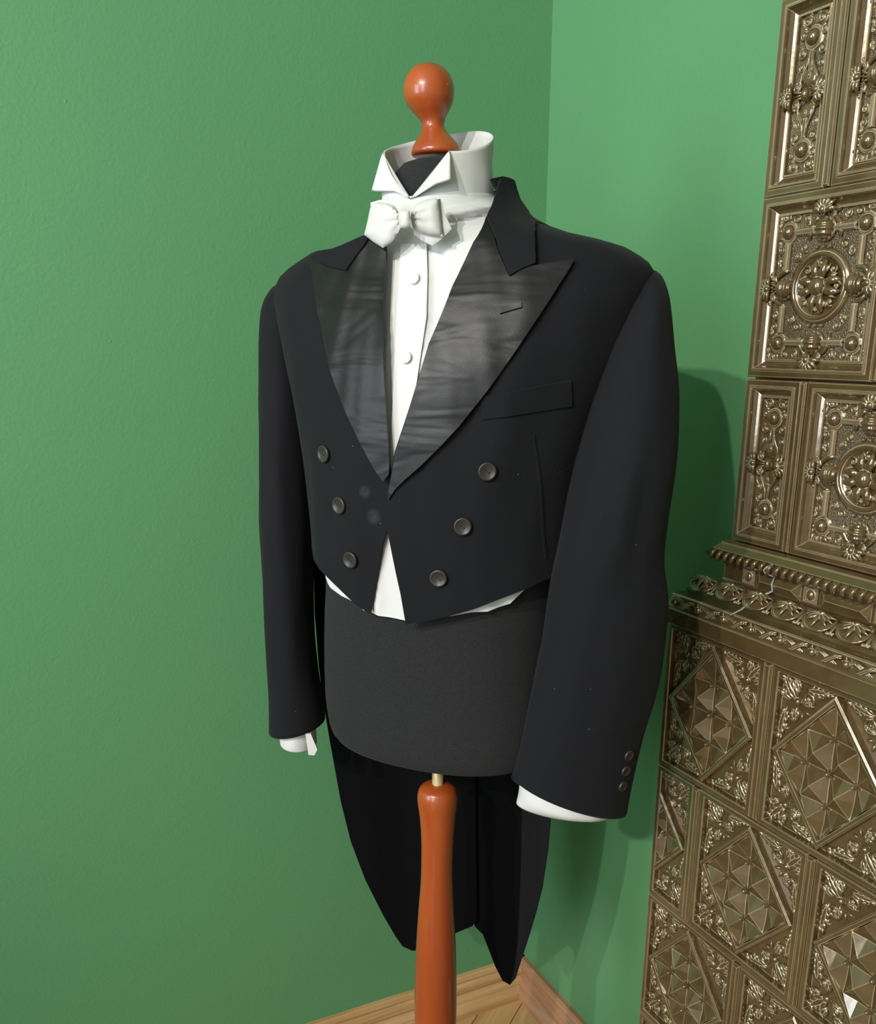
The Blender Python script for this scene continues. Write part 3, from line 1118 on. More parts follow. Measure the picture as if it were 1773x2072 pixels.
# the bowl of the lobe
rowsb = []
for i in range(5):
    s_ = 1 - i / 4
    rowsb.append([(p[0] * s_, 0.0004 - 0.0030 * (1 - s_ ** 2), p[2] * s_ + 0.002 * (1 - s_)) for p in out_])
lobe.grid(rowsb)
lobe_me = lobe.mesh('shell_lobe', M['glaze'])
dart = MB()
dart.leaf(0, 0.008, -math.pi / 2, 0.020, 0.0020, 0.0, n=5)
dart.spiral(0.0025, -0.011, 0.0022, 1.0, 1.1, 0.0, 0.0008, 1, n=8)
dart.spiral(-0.0025, -0.011, 0.0022, 2.1, 1.1, 0.0, 0.0008, -1, n=8)
dart_me = dart.mesh('dart', M['glaze'])
TILT = -math.atan2(0.021, 0.015)
x = 0.034
while x < S_END - 0.03:
    link('shell_lobe', lobe_me, stove, loc=(x, -0.1172, 1.0922), rot=(TILT, 0, 0), scale=(1.42, 1.3, 1.08))
    link('dart', dart_me, stove, loc=(x + 0.023, -0.1165, 1.0918), rot=(TILT, 0, 0), scale=(1.4, 1.3, 1.05))
    x += 0.046
# frieze: cabochons in square frames and pyramid-ended blocks
cab = MB()
cab.loops(0.0205, 0.0205, [(0, 0), (0.0, 0.0028), (0.0012, 0.0035), (0.0022, 0.0035), (0.003, 0.0015)])
cab.torus(0, 0, 0.0068, 0.0008, -0.0018, n=18, m=5)
cab.dome(0, 0, 0.0062, -0.0012, hgt=0.0048, sz=1.15)
cab_me = cab.mesh('cabochon', M['glaze'])
blk = MB()
bw_, bh_ = 0.0675, 0.0215
blk.add([(-bw_ / 2, 0, -bh_ / 2), (bw_ / 2, 0, -bh_ / 2), (bw_ / 2, 0, bh_ / 2), (-bw_ / 2, 0, bh_ / 2),
         (-bw_ / 2, -0.002, -bh_ / 2), (bw_ / 2, -0.002, -bh_ / 2), (bw_ / 2, -0.002, bh_ / 2), (-bw_ / 2, -0.002, bh_ / 2),
         (-bw_ / 2 + 0.010, -0.0085, 0), (bw_ / 2 - 0.010, -0.0085, 0)],
        [(0, 1, 5, 4), (1, 2, 6, 5), (2, 3, 7, 6), (3, 0, 4, 7), (4, 5, 9, 8), (5, 6, 9), (6, 7, 8, 9), (7, 4, 8)], False)
blk_me = blk.mesh('pyramid_block', M['glaze'])
x = 0.0915
while x < S_END - 0.06:
    link('cabochon', cab_me, stove, loc=(x, -0.0948, 1.1128))
    if x + 0.085 < S_END - 0.06:
        link('pyramid_block', blk_me, stove, loc=(x + 0.0478, -0.0948, 1.1128))
    x += 0.0956
# rope: slanted beads
bead = MB()
bead.tube([(-0.0030, 0.0012, -0.0068), (-0.0018, -0.0016, -0.0040), (0.0, -0.0030, 0.0), (0.0020, -0.0012, 0.0044), (0.0034, 0.0030, 0.0068)], [0.0014, 0.0027, 0.0031, 0.0027, 0.0013], n=8)
bead_me = bead.mesh('rope_bead', M['glaze'])
x = 0.040
while x < S_END - 0.04:
    link('rope_bead', bead_me, stove, loc=(x, -0.1098, 1.1330))
    x += 0.0118
# crack filled with grout that runs down the cornice
ck = MB()
zz = [(0.1375, -0.1050, 1.1405), (0.1335, -0.1108, 1.1365), (0.1312, -0.1128, 1.1330), (0.1318, -0.1108, 1.1290), (0.1345, -0.0962, 1.1230), (0.1355, -0.1010, 1.1150),
      (0.1340, -0.0965, 1.1050), (0.1285, -0.1000, 1.1005), (0.120, -0.1130, 1.0935), (0.118, -0.1290, 1.0815), (0.113, -0.1420, 1.0750)]
zz = [(a, b - 0.0035, c) for a, b, c in zz]
ck.tube(zz, [0.0009, 0.0014, 0.0010, 0.0012, 0.0010, 0.0013, 0.0015, 0.0018, 0.0011, 0.0012, 0.0007], n=5)
o = ck.build('grout_crack', M['grout'], stove)
o['label'] = 'pale grey grout line'

# ------------------------------------------------------------------ the mannequin frame
AX = Vector((0.003, 1.10, 0.0))
PHI = math.radians(-25.0)
EU = Vector((math.cos(PHI), math.sin(PHI), 0))       # towards the wearer's left (right in the picture)
EV = Vector((math.sin(PHI), -math.cos(PHI), 0))      # the way the figure faces


def W3(u, v, z):
    return AX + EU * u + EV * v + Vector((0, 0, z))


def L3(p):
    d = p - AX
    return d.dot(EU), d.dot(EV), p.z


# outer surface of the coat: z, half width, depth in front, depth behind
BODY = [
    (0.80, 0.172, 0.128, 0.118), (0.89, 0.1753, 0.130, 0.120), (0.95, 0.178, 0.132, 0.120), (1.00, 0.1756, 0.137, 0.118), (1.05, 0.1710, 0.142, 0.115), (1.10, 0.1645, 0.147, 0.112),
    (1.15, 0.1600, 0.150, 0.112), (1.20, 0.1605, 0.152, 0.114), (1.25, 0.165, 0.152, 0.117), (1.30, 0.175, 0.150, 0.120), (1.34, 0.1853, 0.146, 0.121), (1.38, 0.198, 0.139, 0.122),
    (1.41, 0.2069, 0.130, 0.119), (1.43, 0.2124, 0.124, 0.116), (1.45, 0.2165, 0.116, 0.110), (1.465, 0.215, 0.110, 0.106), (1.48, 0.203, 0.104, 0.100),
    (1.50, 0.163, 0.098, 0.094), (1.515, 0.125, 0.094, 0.090), (1.53, 0.108, 0.090, 0.086), (1.55, 0.090, 0.084, 0.080), (1.575, 0.080, 0.078, 0.074),
    (1.60, 0.074, 0.074, 0.070), (1.66, 0.070, 0.070, 0.068)]


def widen(z):
    # the coat hangs fuller on the wearer's left
    if z < 1.00:
        return 0.0
    if z < 1.12:
        return 0.022 * (z - 1.00) / 0.12
    if z < 1.46:
        return 0.022 + 0.006 * (z - 1.12) / 0.34
    if z < 1.50:
        return 0.028 + 0.016 * min(1.0, (z - 1.46) / 0.04)
    return max(0.0, 0.044 * (1.53 - z) / 0.03)


def body_at(z, off=0.0):
    B = BODY
    z = min(max(z, B[0][0]), B[-1][0])
    i = 0
    while i < len(B) - 2 and z > B[i + 1][0]:
        i += 1
    z0, z1 = B[i][0], B[i + 1][0]
    t = (z - z0) / (z1 - z0)

    def cr(k):
        p1, p2 = B[i][k], B[i + 1][k]
        m1 = (B[i + 1][k] - B[max(i - 1, 0)][k]) / (B[i + 1][0] - B[max(i - 1, 0)][0])
        j = min(i + 2, len(B) - 1)
        m2 = (B[j][k] - B[i][k]) / (B[j][0] - B[i][0])
        h = z1 - z0
        return (p1 * (2 * t ** 3 - 3 * t * t + 1) + m1 * h * (t ** 3 - 2 * t * t + t) + p2 * (-2 * t ** 3 + 3 * t * t) + m2 * h * (t ** 3 - t * t))
    return cr(1) + off, cr(2) + off, cr(3) + off


SE = 2.25


def body_f(u, v, z, off=0.0):
    a, bf, bb = body_at(z, off)
    b = bf if v >= 0 else bb
    if u > 0:
        a += widen(z)
    return (abs(u / a) ** SE + abs(v / b) ** SE) ** (1 / SE)


def body_pt(th, z, off=0.0):
    """th in degrees: 0 = wearer's left side, 90 = front, 180 = right side, 270 = back"""
    a, bf, bb = body_at(z, off)
    c, s = math.cos(math.radians(th)), math.sin(math.radians(th))
    b = bf if s >= 0 else bb
    if c > 0:
        a += widen(z)
    k = (abs(c) ** SE / a ** SE + abs(s) ** SE / b ** SE) ** (-1 / SE)
    return W3(c * k, s * k, z)


def hit(px, py, off=0.0):
    """first point of the body surface seen at a pixel of the photograph, as (th, z)"""
    d = ray(px, py)
    best, by, prev = 9e9, None, None
    y = 0.75
    while y < 1.45:
        u, v, z = L3(CAM + d * y)
        f = body_f(u, v, z, off)
        if f < best:
            best, by = f, y
        if f <= 1.0:
            lo, hi = y - 0.004, y
            for _ in range(18):
                m_ = (lo + hi) / 2
                if body_f(*L3(CAM + d * m_), off) <= 1.0:
                    hi = m_
                else:
                    lo = m_
            by = hi
            break
        y += 0.004
    u, v, z = L3(CAM + d * by)
    return math.degrees(math.atan2(v, u)) % 360.0, z


def hit_pos(off):
    def f(px, py):
        d = ray(px, py)
        best, by, y = 9e9, 1.0, 0.80
        while y < 1.40:
            g = body_f(*L3(CAM + d * y), off)
            if g < best:
                best, by = g, y
            if g <= 1.0:
                lo, hi = y - 0.004, y
                for _ in range(14):
                    m_ = (lo + hi) / 2
                    if body_f(*L3(CAM + d * m_), off) <= 1.0:
                        hi = m_
                    else:
                        lo = m_
                by = hi
                break
            y += 0.004
        return CAM + d * by
    return f


def resample(pts, step, sc):
    out = []
    for i in range(len(pts)):
        a, b = pts[i], pts[(i + 1) % len(pts)]
        L = math.hypot((b[0] - a[0]) * sc, b[1] - a[1])
        n = max(1, int(L / step))
        for k in range(n):
            t = k / n
            out.append((a[0] + (b[0] - a[0]) * t, a[1] + (b[1] - a[1]) * t))
    return out


def inside(p, poly):
    c = False
    n = len(poly)
    j = n - 1
    for i in range(n):
        xi, yi = poly[i]
        xj, yj = poly[j]
        if (yi > p[1]) != (yj > p[1]) and p[0] < (xj - xi) * (p[1] - yi) / (yj - yi) + xi:
            c = not c
        j = i
    return c


def seg_dist(p, poly):
    d = 9e9
    n = len(poly)
    for i in range(n):
        ax_, ay_ = poly[i]
        bx_, by_ = poly[(i + 1) % n]
        vx, vy = bx_ - ax_, by_ - ay_
        L = vx * vx + vy * vy or 1e-12
        t = max(0, min(1, ((p[0] - ax_) * vx + (p[1] - ay_) * vy) / L))
        d = min(d, math.hypot(p[0] - ax_ - t * vx, p[1] - ay_ - t * vy))
    return d


def fill(poly, step):
    """constrained triangulation of a polygon with inner points; returns 2d points and triangles"""
    xs = [p[0] for p in poly]
    ys = [p[1] for p in poly]
    pts = list(poly)
    row = 0
    y = min(ys) + step / 2
    while y < max(ys):
        x = min(xs) + (step / 2 if row % 2 else 0)
        while x < max(xs):
            if inside((x, y), poly) and seg_dist((x, y), poly) > step * 0.45:
                pts.append((x, y))
            x += step
        y += step * 0.87
        row += 1
    n = len(poly)
    v, e, f, *_ = delaunay_2d_cdt([Vector(p) for p in pts], [(i, (i + 1) % n) for i in range(n)], [list(range(n))], 1, 1e-7)
    return [(p.x, p.y) for p in v], [tuple(t) for t in f]


def cloth(name, mat, parent, pts2, tris, fn, thick=0.0025, offset=-1.0, sub=0):
    me = bpy.data.meshes.new(name)
    me.from_pydata([tuple(fn(p)) for p in pts2], [], tris)
    me.materials.append(mat)
    o = link(name, me, parent)
    bm = bmesh.new()
    bm.from_mesh(me)
    bmesh.ops.recalc_face_normals(bm, faces=bm.faces)
    # faces look away from the axis of the figure
    acc = sum((f.normal.dot(Vector((f.calc_center_median().x - AX.x, f.calc_center_median().y - AX.y, 0)).normalized()) * f.calc_area() for f in bm.faces))
    if acc < 0:
        bmesh.ops.reverse_faces(bm, faces=bm.faces)
    bm.to_mesh(me)
    bm.free()
    me.polygons.foreach_set('use_smooth', [True] * len(me.polygons))
    if thick:
        md = o.modifiers.new('thickness', 'SOLIDIFY')
        md.thickness = thick
        md.offset = offset
        es = o.modifiers.new('sharp', 'EDGE_SPLIT')
        es.split_angle = math.radians(55)
    return o


KTH = 0.0034          # metres of surface for one degree, to keep the mesh even


def patch(name, mat, parent, params, off, step=0.010, thick=0.0025, wob=None):
    """cloth panel on the body surface; params = boundary in (th, z)"""
    poly = resample(params, step, KTH)
    poly = [(p[0] * KTH, p[1]) for p in poly]
    pts2, tris = fill(poly, step)

    def fn(p):
        th, z = p[0] / KTH, p[1]
        o_ = off(th, z) if callable(off) else off
        if wob:
            o_ += wob(th, z)
        return body_pt(th, z, o_)
    return cloth(name, mat, parent, pts2, tris, fn, thick)


def H(pts, off):
    return [hit(x, y, off) for x, y in pts]


def px_poly(name, mat, parent, px, pos, step=9.0, thick=0.0025, offset=-1.0):
    """cloth panel given by its outline; pos(px, py) finds each point in space"""
    poly = resample(px, step, 1.0)
    pts2, tris = fill(poly, step)
    return cloth(name, mat, parent, pts2, tris, lambda p: pos(p[0], p[1]), thick, offset)


def on_v(px, py, v):
    d = ray(px, py)
    t = (v - (CAM - AX).dot(EV)) / d.dot(EV)
    return CAM + d * t


# ------------------------------------------------------------------ dress form
form = empty('dress_form', (AX.x, AX.y, 0))
tag(form, 'tailor dress form with charcoal jersey torso, orange wooden knob and turned wooden post', 'mannequin')


def local(o, parent):
    """keep world coordinates of a mesh under a parent that stands elsewhere"""
    o.matrix_parent_inverse = Matrix.Translation(-parent.location) if parent.rotation_euler.z == 0 else parent.matrix_basis.inverted()
    return o


def rings_torso():
    rows = []
    zs = [0.884, 0.886, 0.892, 0.903, 0.92, 0.94, 0.98, 1.02, 1.06, 1.10, 1.15, 1.20, 1.25, 1.30, 1.35, 1.40, 1.43, 1.455, 1.475, 1.49]
    sh = {0.884: 0.90, 0.886: 0.94, 0.892: 0.968, 0.903: 0.988, 0.92: 0.997}
    for z in zs:
        k = sh.get(z, 1.0)
        row = []
        for j in range(72):
            p = body_pt(j * 5, z, -0.018)
            row.append(AX + Vector((0, 0, z)) + (p - AX - Vector((0, 0, z))) * k)
        rows.append(row)
    # neck and its rounded top
    for r, z in ((0.062, 1.505), (0.055, 1.52), (0.053, 1.54), (0.053, 1.562), (0.051, 1.572), (0.047, 1.582), (0.039, 1.590), (0.026, 1.5945), (0.004, 1.5955)):
        c = W3(0.002, 0.012, z)
        rows.append([c + EU * (r * math.cos(math.radians(j * 5))) + EV * (r * math.sin(math.radians(j * 5))) for j in range(72)])
    return rows


mb = MB()
R_ = rings_torso()
mb.grid(R_, closed_u=True)
mb.f.append(tuple(range(71, -1, -1)))
mb.sm.append(False)
local(fix_normals(mb.build('torso', M['torso'], form)), form)


def lathe_px(name, mat, rows_px, Y, parent, n=40):
    """turned part from silhouette rows (y, centre x, radius) in the photograph, at distance Y"""
    mb = MB()
    rows = []
    for y, cx_, r in rows_px:
        c = at_y(cx_, y, Y)
        depth = (c - CAM).dot(Vector((0, math.cos(PITCH), -math.sin(PITCH))))
        rr = r * depth / FOC
        rows.append([c + Vector((rr * math.cos(2 * math.pi * j / n), rr * math.sin(2 * math.pi * j / n), 0)) for j in range(n)])
    mb.grid(rows, closed_u=True)
    mb.f.append(tuple(range(n)))
    mb.sm.append(False)
    b = len(mb.v) - n
    mb.f.append(tuple(range(b, b + n)))
    mb.sm.append(False)
    return local(fix_normals(mb.build(name, mat, parent)), parent)


def smooth_rows(rows, k=6):
    out = []
    for i in range(len(rows) - 1):
        p0, p1, p2, p3 = rows[max(i - 1, 0)], rows[i], rows[i + 1], rows[min(i + 2, len(rows) - 1)]
        for s in range(k):
            t = s / k
            out.append(tuple(0.5 * (2 * b + (c - a) * t + (2 * a - 5 * b + 4 * c - d) * t * t + (3 * b - a - 3 * c + d) * t ** 3) for a, b, c, d in zip(p0, p1, p2, p3)))
    out.append(rows[-1])
    return out


FY = 1.10
lathe_px('knob', M['mahogany'], [(131.5, 867, 5), (130, 867, 14)] + smooth_rows([(131.5, 867, 17), (138, 867, 31), (153, 867.5, 44), (172, 868, 50.5), (190, 868, 51.5), (207, 869, 48), (223, 871, 39), (236, 873.5, 29.5), (246, 876, 24),
          (256, 877, 22.5), (264, 878, 25), (274, 879.5, 31), (286, 881.5, 40), (298, 883, 48), (306, 884, 51.5)]) + [(312, 884, 52), (316, 884, 49), (317, 884, 30)], FY, form)
lathe_px('post', M['mahogany'], [(1585, 886, 8), (1586, 886, 20)] + smooth_rows([(1588, 886, 27), (1594, 886, 36), (1604, 886, 40.5), (1614, 886, 41.5), (1626, 886, 40.5), (1642, 886, 38), (1665, 886, 35.5), (1700, 885.5, 33), (1750, 884.5, 32),
          (1790, 884, 33), (1840, 883, 36), (1900, 882.5, 39.5), (1960, 882, 42), (2010, 881.5, 42.7), (2072, 881.5, 41.5), (2150, 881, 37), (2230, 881, 33)]), FY, form)
mb = MB()
mb.lathe([(0.0078, 0.80), (0.0078, 0.90)], 20, (AX.x - 0.003, AX.y, 0))
local(fix_normals(mb.build('brass_rod', M['brass'], form)), form)
# tripod foot below the frame
for k in range(3):
    a = math.radians(90 + 120 * k)
    d = Vector((math.cos(a), math.sin(a), 0))
    mb = MB()
    path = [Vector((AX.x, AX.y, 0.33)) + d * 0.02, Vector((AX.x, AX.y, 0.27)) + d * 0.08, Vector((AX.x, AX.y, 0.16)) + d * 0.16, Vector((AX.x, AX.y, 0.06)) + d * 0.21, Vector((AX.x, AX.y, 0.016)) + d * 0.26]
    rows = []
    sd = Vector((-d.y, d.x, 0))
    for i, p in enumerate(path):
        r = [0.020, 0.020, 0.017, 0.015, 0.016][i]
        rows.append([p + sd * (r * math.cos(2 * math.pi * j / 10)) + Vector((0, 0, 1)) * (r * math.sin(2 * math.pi * j / 10)) for j in range(10)])
    mb.grid(rows, closed_u=True)
    mb.f.append(tuple(range(len(mb.v) - 10, len(mb.v))))
    mb.sm.append(True)
    local(fix_normals(mb.build('leg', M['mahogany'], form)), form)
mb = MB()
zb = at_y(881, 2230, FY).z
mb.lathe([(0.005, 0.23), (0.020, 0.23), (0.026, 0.26), (0.027, zb), (0.022, zb + 0.005)], 24, (AX.x - 0.004, AX.y, 0))
local(fix_normals(mb.build('hub', M['mahogany'], form)), form)

# ------------------------------------------------------------------ shirt
shirt = empty('dress_shirt', (AX.x, AX.y, 1.05))
tag(shirt, 'white cotton wing collar dress shirt on the dress form under the black tailcoat', 'shirt')
S_OFF = -0.008


def nz(x, y, s):
    return noise.noise(Vector((x * s, y * s, 3.1)))


hem = H([(634, 1110), (645, 1135), (652, 1160), (662, 1181), (680, 1197), (705, 1214), (750, 1241), (785, 1250), (819, 1255), (880, 1252), (955, 1239), (985, 1236), (1010, 1230), (1030, 1220), (1048, 1206), (1070, 1186), (1090, 1168)], S_OFF)
hem = sorted(hem, key=lambda q: -q[0])
bound = [(190, hem[0][1] + 0.006)] + hem + [(-8, hem[-1][1] + 0.01), (-8, 1.42), (20, 1.47), (60, 1.492), (90, 1.492), (120, 1.492), (160, 1.47), (190, 1.42)]
local(patch('shirt_front', M['cotton'], shirt, bound, S_OFF, 0.011, 0.0012,
            wob=lambda th, z: 0.0022 * math.sin(th * 0.55 + 4 * nz(th * 0.03, z, 3)) * (1 if z < 1.48 else 0.4) + 0.002 * nz(th * 0.05, z * 3, 4)), shirt)
# placket with the button holes, standing proud of the front
plk = H([(808, 492), (862, 492), (864, 560), (862, 640), (850, 720), (838, 800), (822, 870), (806, 930), (800, 960), (786, 960), (790, 870), (793, 790), (797, 700), (802, 600)], 0.0)
local(patch('placket', M['cotton'], shirt, plk, -0.0035, 0.007, 0.0016), shirt)


def disc_button(name, parent, c, n, r, mat, hole_mat, thick=0.0022, rim=0.0012, holes=2, rot=0.0):
    q = n.to_track_quat('Z', 'X').to_matrix().to_4x4()
    mb = MB()
    mb.lathe([(r * 0.96, -thick), (r, -thick * 0.4), (r, rim * 0.4), (r * 0.92, rim), (r * 0.80, rim * 0.9), (r * 0.70, rim * 0.3), (0.0005, rim * 0.2)], 28)
    me = mb.mesh(name, mat)
    o = link(name, me, None)
    o.parent = parent
    o.matrix_parent_inverse = Matrix.Identity(4)
    mw = Matrix.Translation(c) @ q
    o.matrix_basis = Matrix.Translation(-parent.location) @ mw
    fix_normals(o)
    for k in range(holes):
        a = rot + math.pi * 2 * k / holes
        mh = MB()
        mh.lathe([(r * 0.11, rim * 0.1), (r * 0.11, rim * 0.36), (0.00005, rim * 0.38)], 8, (r * 0.22 * math.cos(a), r * 0.22 * math.sin(a), 0))
        link('thread_hole', mh.mesh('thread_hole', hole_mat), o)
    return o


def button_at(name, parent, px, py, off, r, mat, hole_mat, holes=2, rot=0.0):
    th, z = hit(px, py, off)
    c = body_pt(th, z, off + (soft(th, z) if parent.name == 'tailcoat' else 0.0))
    n = (body_pt(th + 2, z, off) - body_pt(th - 2, z, off)).cross(body_pt(th, z + 0.006, off) - body_pt(th, z - 0.006, off)).normalized()
    if n.dot(c - W3(0, 0, z)) < 0:
        n = -n
    return disc_button(name, parent, c, n, r, mat, hole_mat, holes=holes, rot=rot)


for px, py in ((837, 563), (821, 723)):
    button_at('shirt_button', shirt, px, py, -0.0005, 0.0062, M['pearl'], M['cotton'], 4)

# standing collar, open in a V at the throat
CC = (0.004, 0.014)
COLLAR_R = [(1.485, 0.092), (1.50, 0.081), (1.515, 0.0725), (1.53, 0.0665), (1.555, 0.0625), (1.585, 0.0605), (1.64, 0.0605)]


def collar_r(z):
    C_ = COLLAR_R
    if z <= C_[0][0]:
        return C_[0][1]
    for i in range(len(C_) - 1):
        if z <= C_[i + 1][0]:
            t = (z - C_[i][0]) / (C_[i + 1][0] - C_[i][0])
            return C_[i][1] + (C_[i + 1][1] - C_[i][1]) * t
    return C_[-1][1]


def collar_pt(phi, z, off=0.0):
    """phi in degrees from the front, positive towards the wearer's left"""
    r = collar_r(z) + off
    a = math.radians(phi)
    return W3(CC[0] + r * math.sin(a), CC[1] + r * math.cos(a), z)


def collar_hit(px, py, off=0.0):
    d = ray(px, py)
    y, best, by = 0.85, 9e9, 0.95
    while y < 1.12:
        p = CAM + d * y
        u, v, z = L3(p)
        g = math.hypot(u - CC[0], v - CC[1]) - collar_r(z) - off
        if g <= 0:
            by = y
            break
        if g < best:
            best, by = g, y
        y += 0.001
    u, v, z = L3(CAM + d * by)
    return math.degrees(math.atan2(u - CC[0], v - CC[1])), z


pv = collar_hit(833, 405)
pr = collar_hit(910, 306)
pl = collar_hit(778, 310)
mb = MB()
rows = []
NR = 16
for i in range(NR + 1):
    t = i / NR
    row = []
    # start and end angle of this height
    zr = pv[1] + (pr[1] - pv[1]) * t
    for j in range(73):
        s = j / 72
        fr = pv[0] + (pr[0] - pv[0]) * t
        fl = pv[0] + (pl[0] - pv[0]) * t
        phi = fr + s * (360 + fl - fr)
        ztop = pr[1] + (pl[1] - pr[1]) * s + 0.037 * math.sin(math.pi * s) ** (2.0 if s < 0.5 else 1.1)
        zbot = pv[1] - 0.012 * math.sin(math.pi * s)
        z = zbot + (ztop - zbot) * t
        k = math.sin(math.pi * s) * math.sin(math.pi * t)
        w = 0.0022 * k * math.sin(phi * 0.09 + 60 * z) + 0.0025 * k * nz(phi * 0.02, z * 6, 3)
        row.append(collar_pt(phi, z, w))
    rows.append(row)
mb.grid(rows)
o = local(fix_normals(mb.build('collar', M['cotton'], shirt)), shirt)
md = o.modifiers.new('thickness', 'SOLIDIFY')
md.thickness = 0.0018
md.offset = 0.0
# yoke of folded cotton between collar and shirt front
mb = MB()
rows = []
for i in range(19):
    t = i / 18
    row = []
    for j in range(81):
        phi = -36 + 161 * j / 80
        a = math.radians(phi)
        zt = pv[1] + 0.004 + 0.014 * (1 - math.cos(a)) * 0.5
        top = collar_pt(phi, zt, 0.0012)
        bot = body_pt(90 - phi, 1.482, S_OFF - 0.0022)
        midp = collar_pt(phi, zt - 0.020, 0.003)
        p = top * (1 - t) ** 2 + midp * (2 * t * (1 - t)) + bot * t * t
        k = math.sin(math.pi * t) * min(1.0, max(0.0, (phi - 8) / 25.0))
        fold = 0.0058 * math.sin(15.0 * t + a * 3.4) * k + 0.0040 * math.sin(27.0 * t + a * 5.0) * k + 0.002 * nz(phi * 0.03, t * 2.0, 2.0) * math.sin(math.pi * t)
        n_ = Vector((p.x - AX.x, p.y - AX.y, 0)).normalized()
        row.append(p + n_ * fold)
    rows.append(row)
mb.grid(rows)
o = local(fix_normals(mb.build('neck_band', M['cotton'], shirt)), shirt)
md = o.modifiers.new('thickness', 'SOLIDIFY')
md.thickness = 0.0012


# the two wings fold forward from the corners of the collar
def wing(name, top, tip, edge, bottom, v_in, v_tip):
    pts = [collar_pt(*top, 0.001), None, None, collar_pt(*bottom, 0.001)]
    a = collar_pt(top[0], top[1], 0.0015)
    b = collar_pt(bottom[0], bottom[1], 0.0015)
    ua, va, _ = L3(a)
    t1 = on_v(*tip, va + v_tip)
    t2 = on_v(*edge, (va + L3(b)[1]) / 2 + v_in)
    n = 12
    mb = MB()
    rows = []
    for i in range(n + 1):
        t = i / n
        e0 = a.lerp(b, t)
        # outer edge: top -> tip -> edge -> bottom
        if t < 0.42:
            e1 = a.lerp(t1, t / 0.42)
        elif t < 0.78:
            e1 = t1.lerp(t2, (t - 0.42) / 0.36)
        else:
            e1 = t2.lerp(b, (t - 0.78) / 0.22)
        row = []
        for j in range(9):
            s = j / 8
            p = e0.lerp(e1, s) + EV * (0.0035 * math.sin(math.pi * s) * math.sin(math.pi * t))
            row.append(p)
        rows.append(row)
    mb.grid(rows)
    o = local(fix_normals(mb.build(name, M['cotton'], shirt)), shirt)
    md = o.modifiers.new('thickness', 'SOLIDIFY')
    md.thickness = 0.0022
    md.offset = 0.0
    return o


wing('collar_wing', pr, (912, 363), (884, 371), pv, 0.014, 0.016)
wing('collar_wing', pl, (753, 387), (803, 387), pv, 0.014, 0.010)

# ------------------------------------------------------------------ bow tie
tie = empty('bow_tie', W3(0, 0.11, 1.50))
tag(tie, 'white pointed bow tie at the throat below the wing collar', 'bow tie')


def pillow(name, px, v0, puff, thick, ridges=None, step=5.0):
    """stuffed cloth shape: front and back surface meet at the outline"""
    poly = resample(px, step, 1.0)
    pts2, tris = fill(poly, step)
    n = len(pts2)
    vs_, fs_ = [], []
    dist = [min(seg_dist(p, poly), 22.0) for p in pts2]
    for p, d in zip(pts2, dist):
        k = math.sqrt(min(1.0, d / 16.0))
        v = (v0(p) if callable(v0) else v0)
        vs_.append(on_v(p[0], p[1], v + thick / 2 + puff * k + (ridges(p) if ridges else 0.0)))
    for p, d in zip(pts2, dist):
        v = (v0(p) if callable(v0) else v0)
        vs_.append(on_v(p[0], p[1], v - thick / 2))
    fs_ += tris + [(c + n, b + n, a + n) for a, b, c in tris]
    m_ = len(poly)
    # rim
    cnt_ = {}
    for t in tris:
        for k in range(3):
            e = (t[k], t[(k + 1) % 3])
            cnt_[tuple(sorted(e))] = cnt_.get(tuple(sorted(e)), []) + [e]
    for k, e in cnt_.items():
        if len(e) == 1:
            a, b = e[0]
            fs_.append((b, a, a + n, b + n))
    me = bpy.data.meshes.new(name)
    me.from_pydata([tuple(v) for v in vs_], [], fs_)
    me.materials.append(M['tie'])
    me.polygons.foreach_set('use_smooth', [True] * len(me.polygons))
    o = fix_normals(link(name, me, tie))
    md = o.modifiers.new('sharp', 'EDGE_SPLIT')
    md.split_angle = math.radians(50)
    return local(o, tie)


TV = 0.118


def fold_r(cx_, cy_):
    def f(p):
        dx, dy = p[0] - cx_, p[1] - cy_
        d = math.hypot(dx, dy)
        if d > 52:
            return 0.0
        return 0.0018 * math.cos(math.atan2(dy, abs(dx)) * 9) * (1 - d / 52)
    return f


pillow('tie_loop', [(806, 428), (796, 417), (782, 411), (762, 409), (749, 421), (744, 446), (737, 475), (756, 490), (775, 502), (792, 492), (805, 472), (812, 458), (808, 444)], lambda p: TV + 0.004 - 0.00010 * (822 - p[0]), 0.0055, 0.003, fold_r(815, 440))
pillow('tie_loop', [(833, 424), (846, 410), (862, 404), (887, 399), (891, 430), (896, 478), (872, 476), (846, 468), (834, 456), (831, 440)], lambda p: TV + 0.003 - 0.00016 * (p[0] - 822), 0.0055, 0.003, fold_r(827, 440))
pillow('tie_end', [(804, 424), (799, 413), (786, 404), (766, 405), (750, 410), (750, 422), (770, 430), (800, 440)], TV - 0.006, 0.002, 0.003)
pillow('tie_end', [(833, 450), (884, 402), (892, 402), (902, 436), (914, 463), (896, 482), (875, 497), (852, 486), (838, 474)], lambda p: TV - 0.0045 - 0.00012 * (p[0] - 822), 0.0015, 0.003)
pillow('tie_knot', [(806, 428), (816, 424), (829, 425), (831, 440), (830, 459), (819, 463), (809, 461), (806, 445)], TV + 0.0115, 0.0050, 0.010)

# ------------------------------------------------------------------ tailcoat
coat = empty('tailcoat', (AX.x, AX.y, 0.40))
tag(coat, 'black wool tailcoat with peaked satin lapels and six brown buttons on the dress form', 'tailcoat')


def soft(th, z):
    return 0.0035 * nz(th * 0.02, z * 1.5, 4.0) + 0.0015 * nz(th * 0.05, z * 4, 3.0)


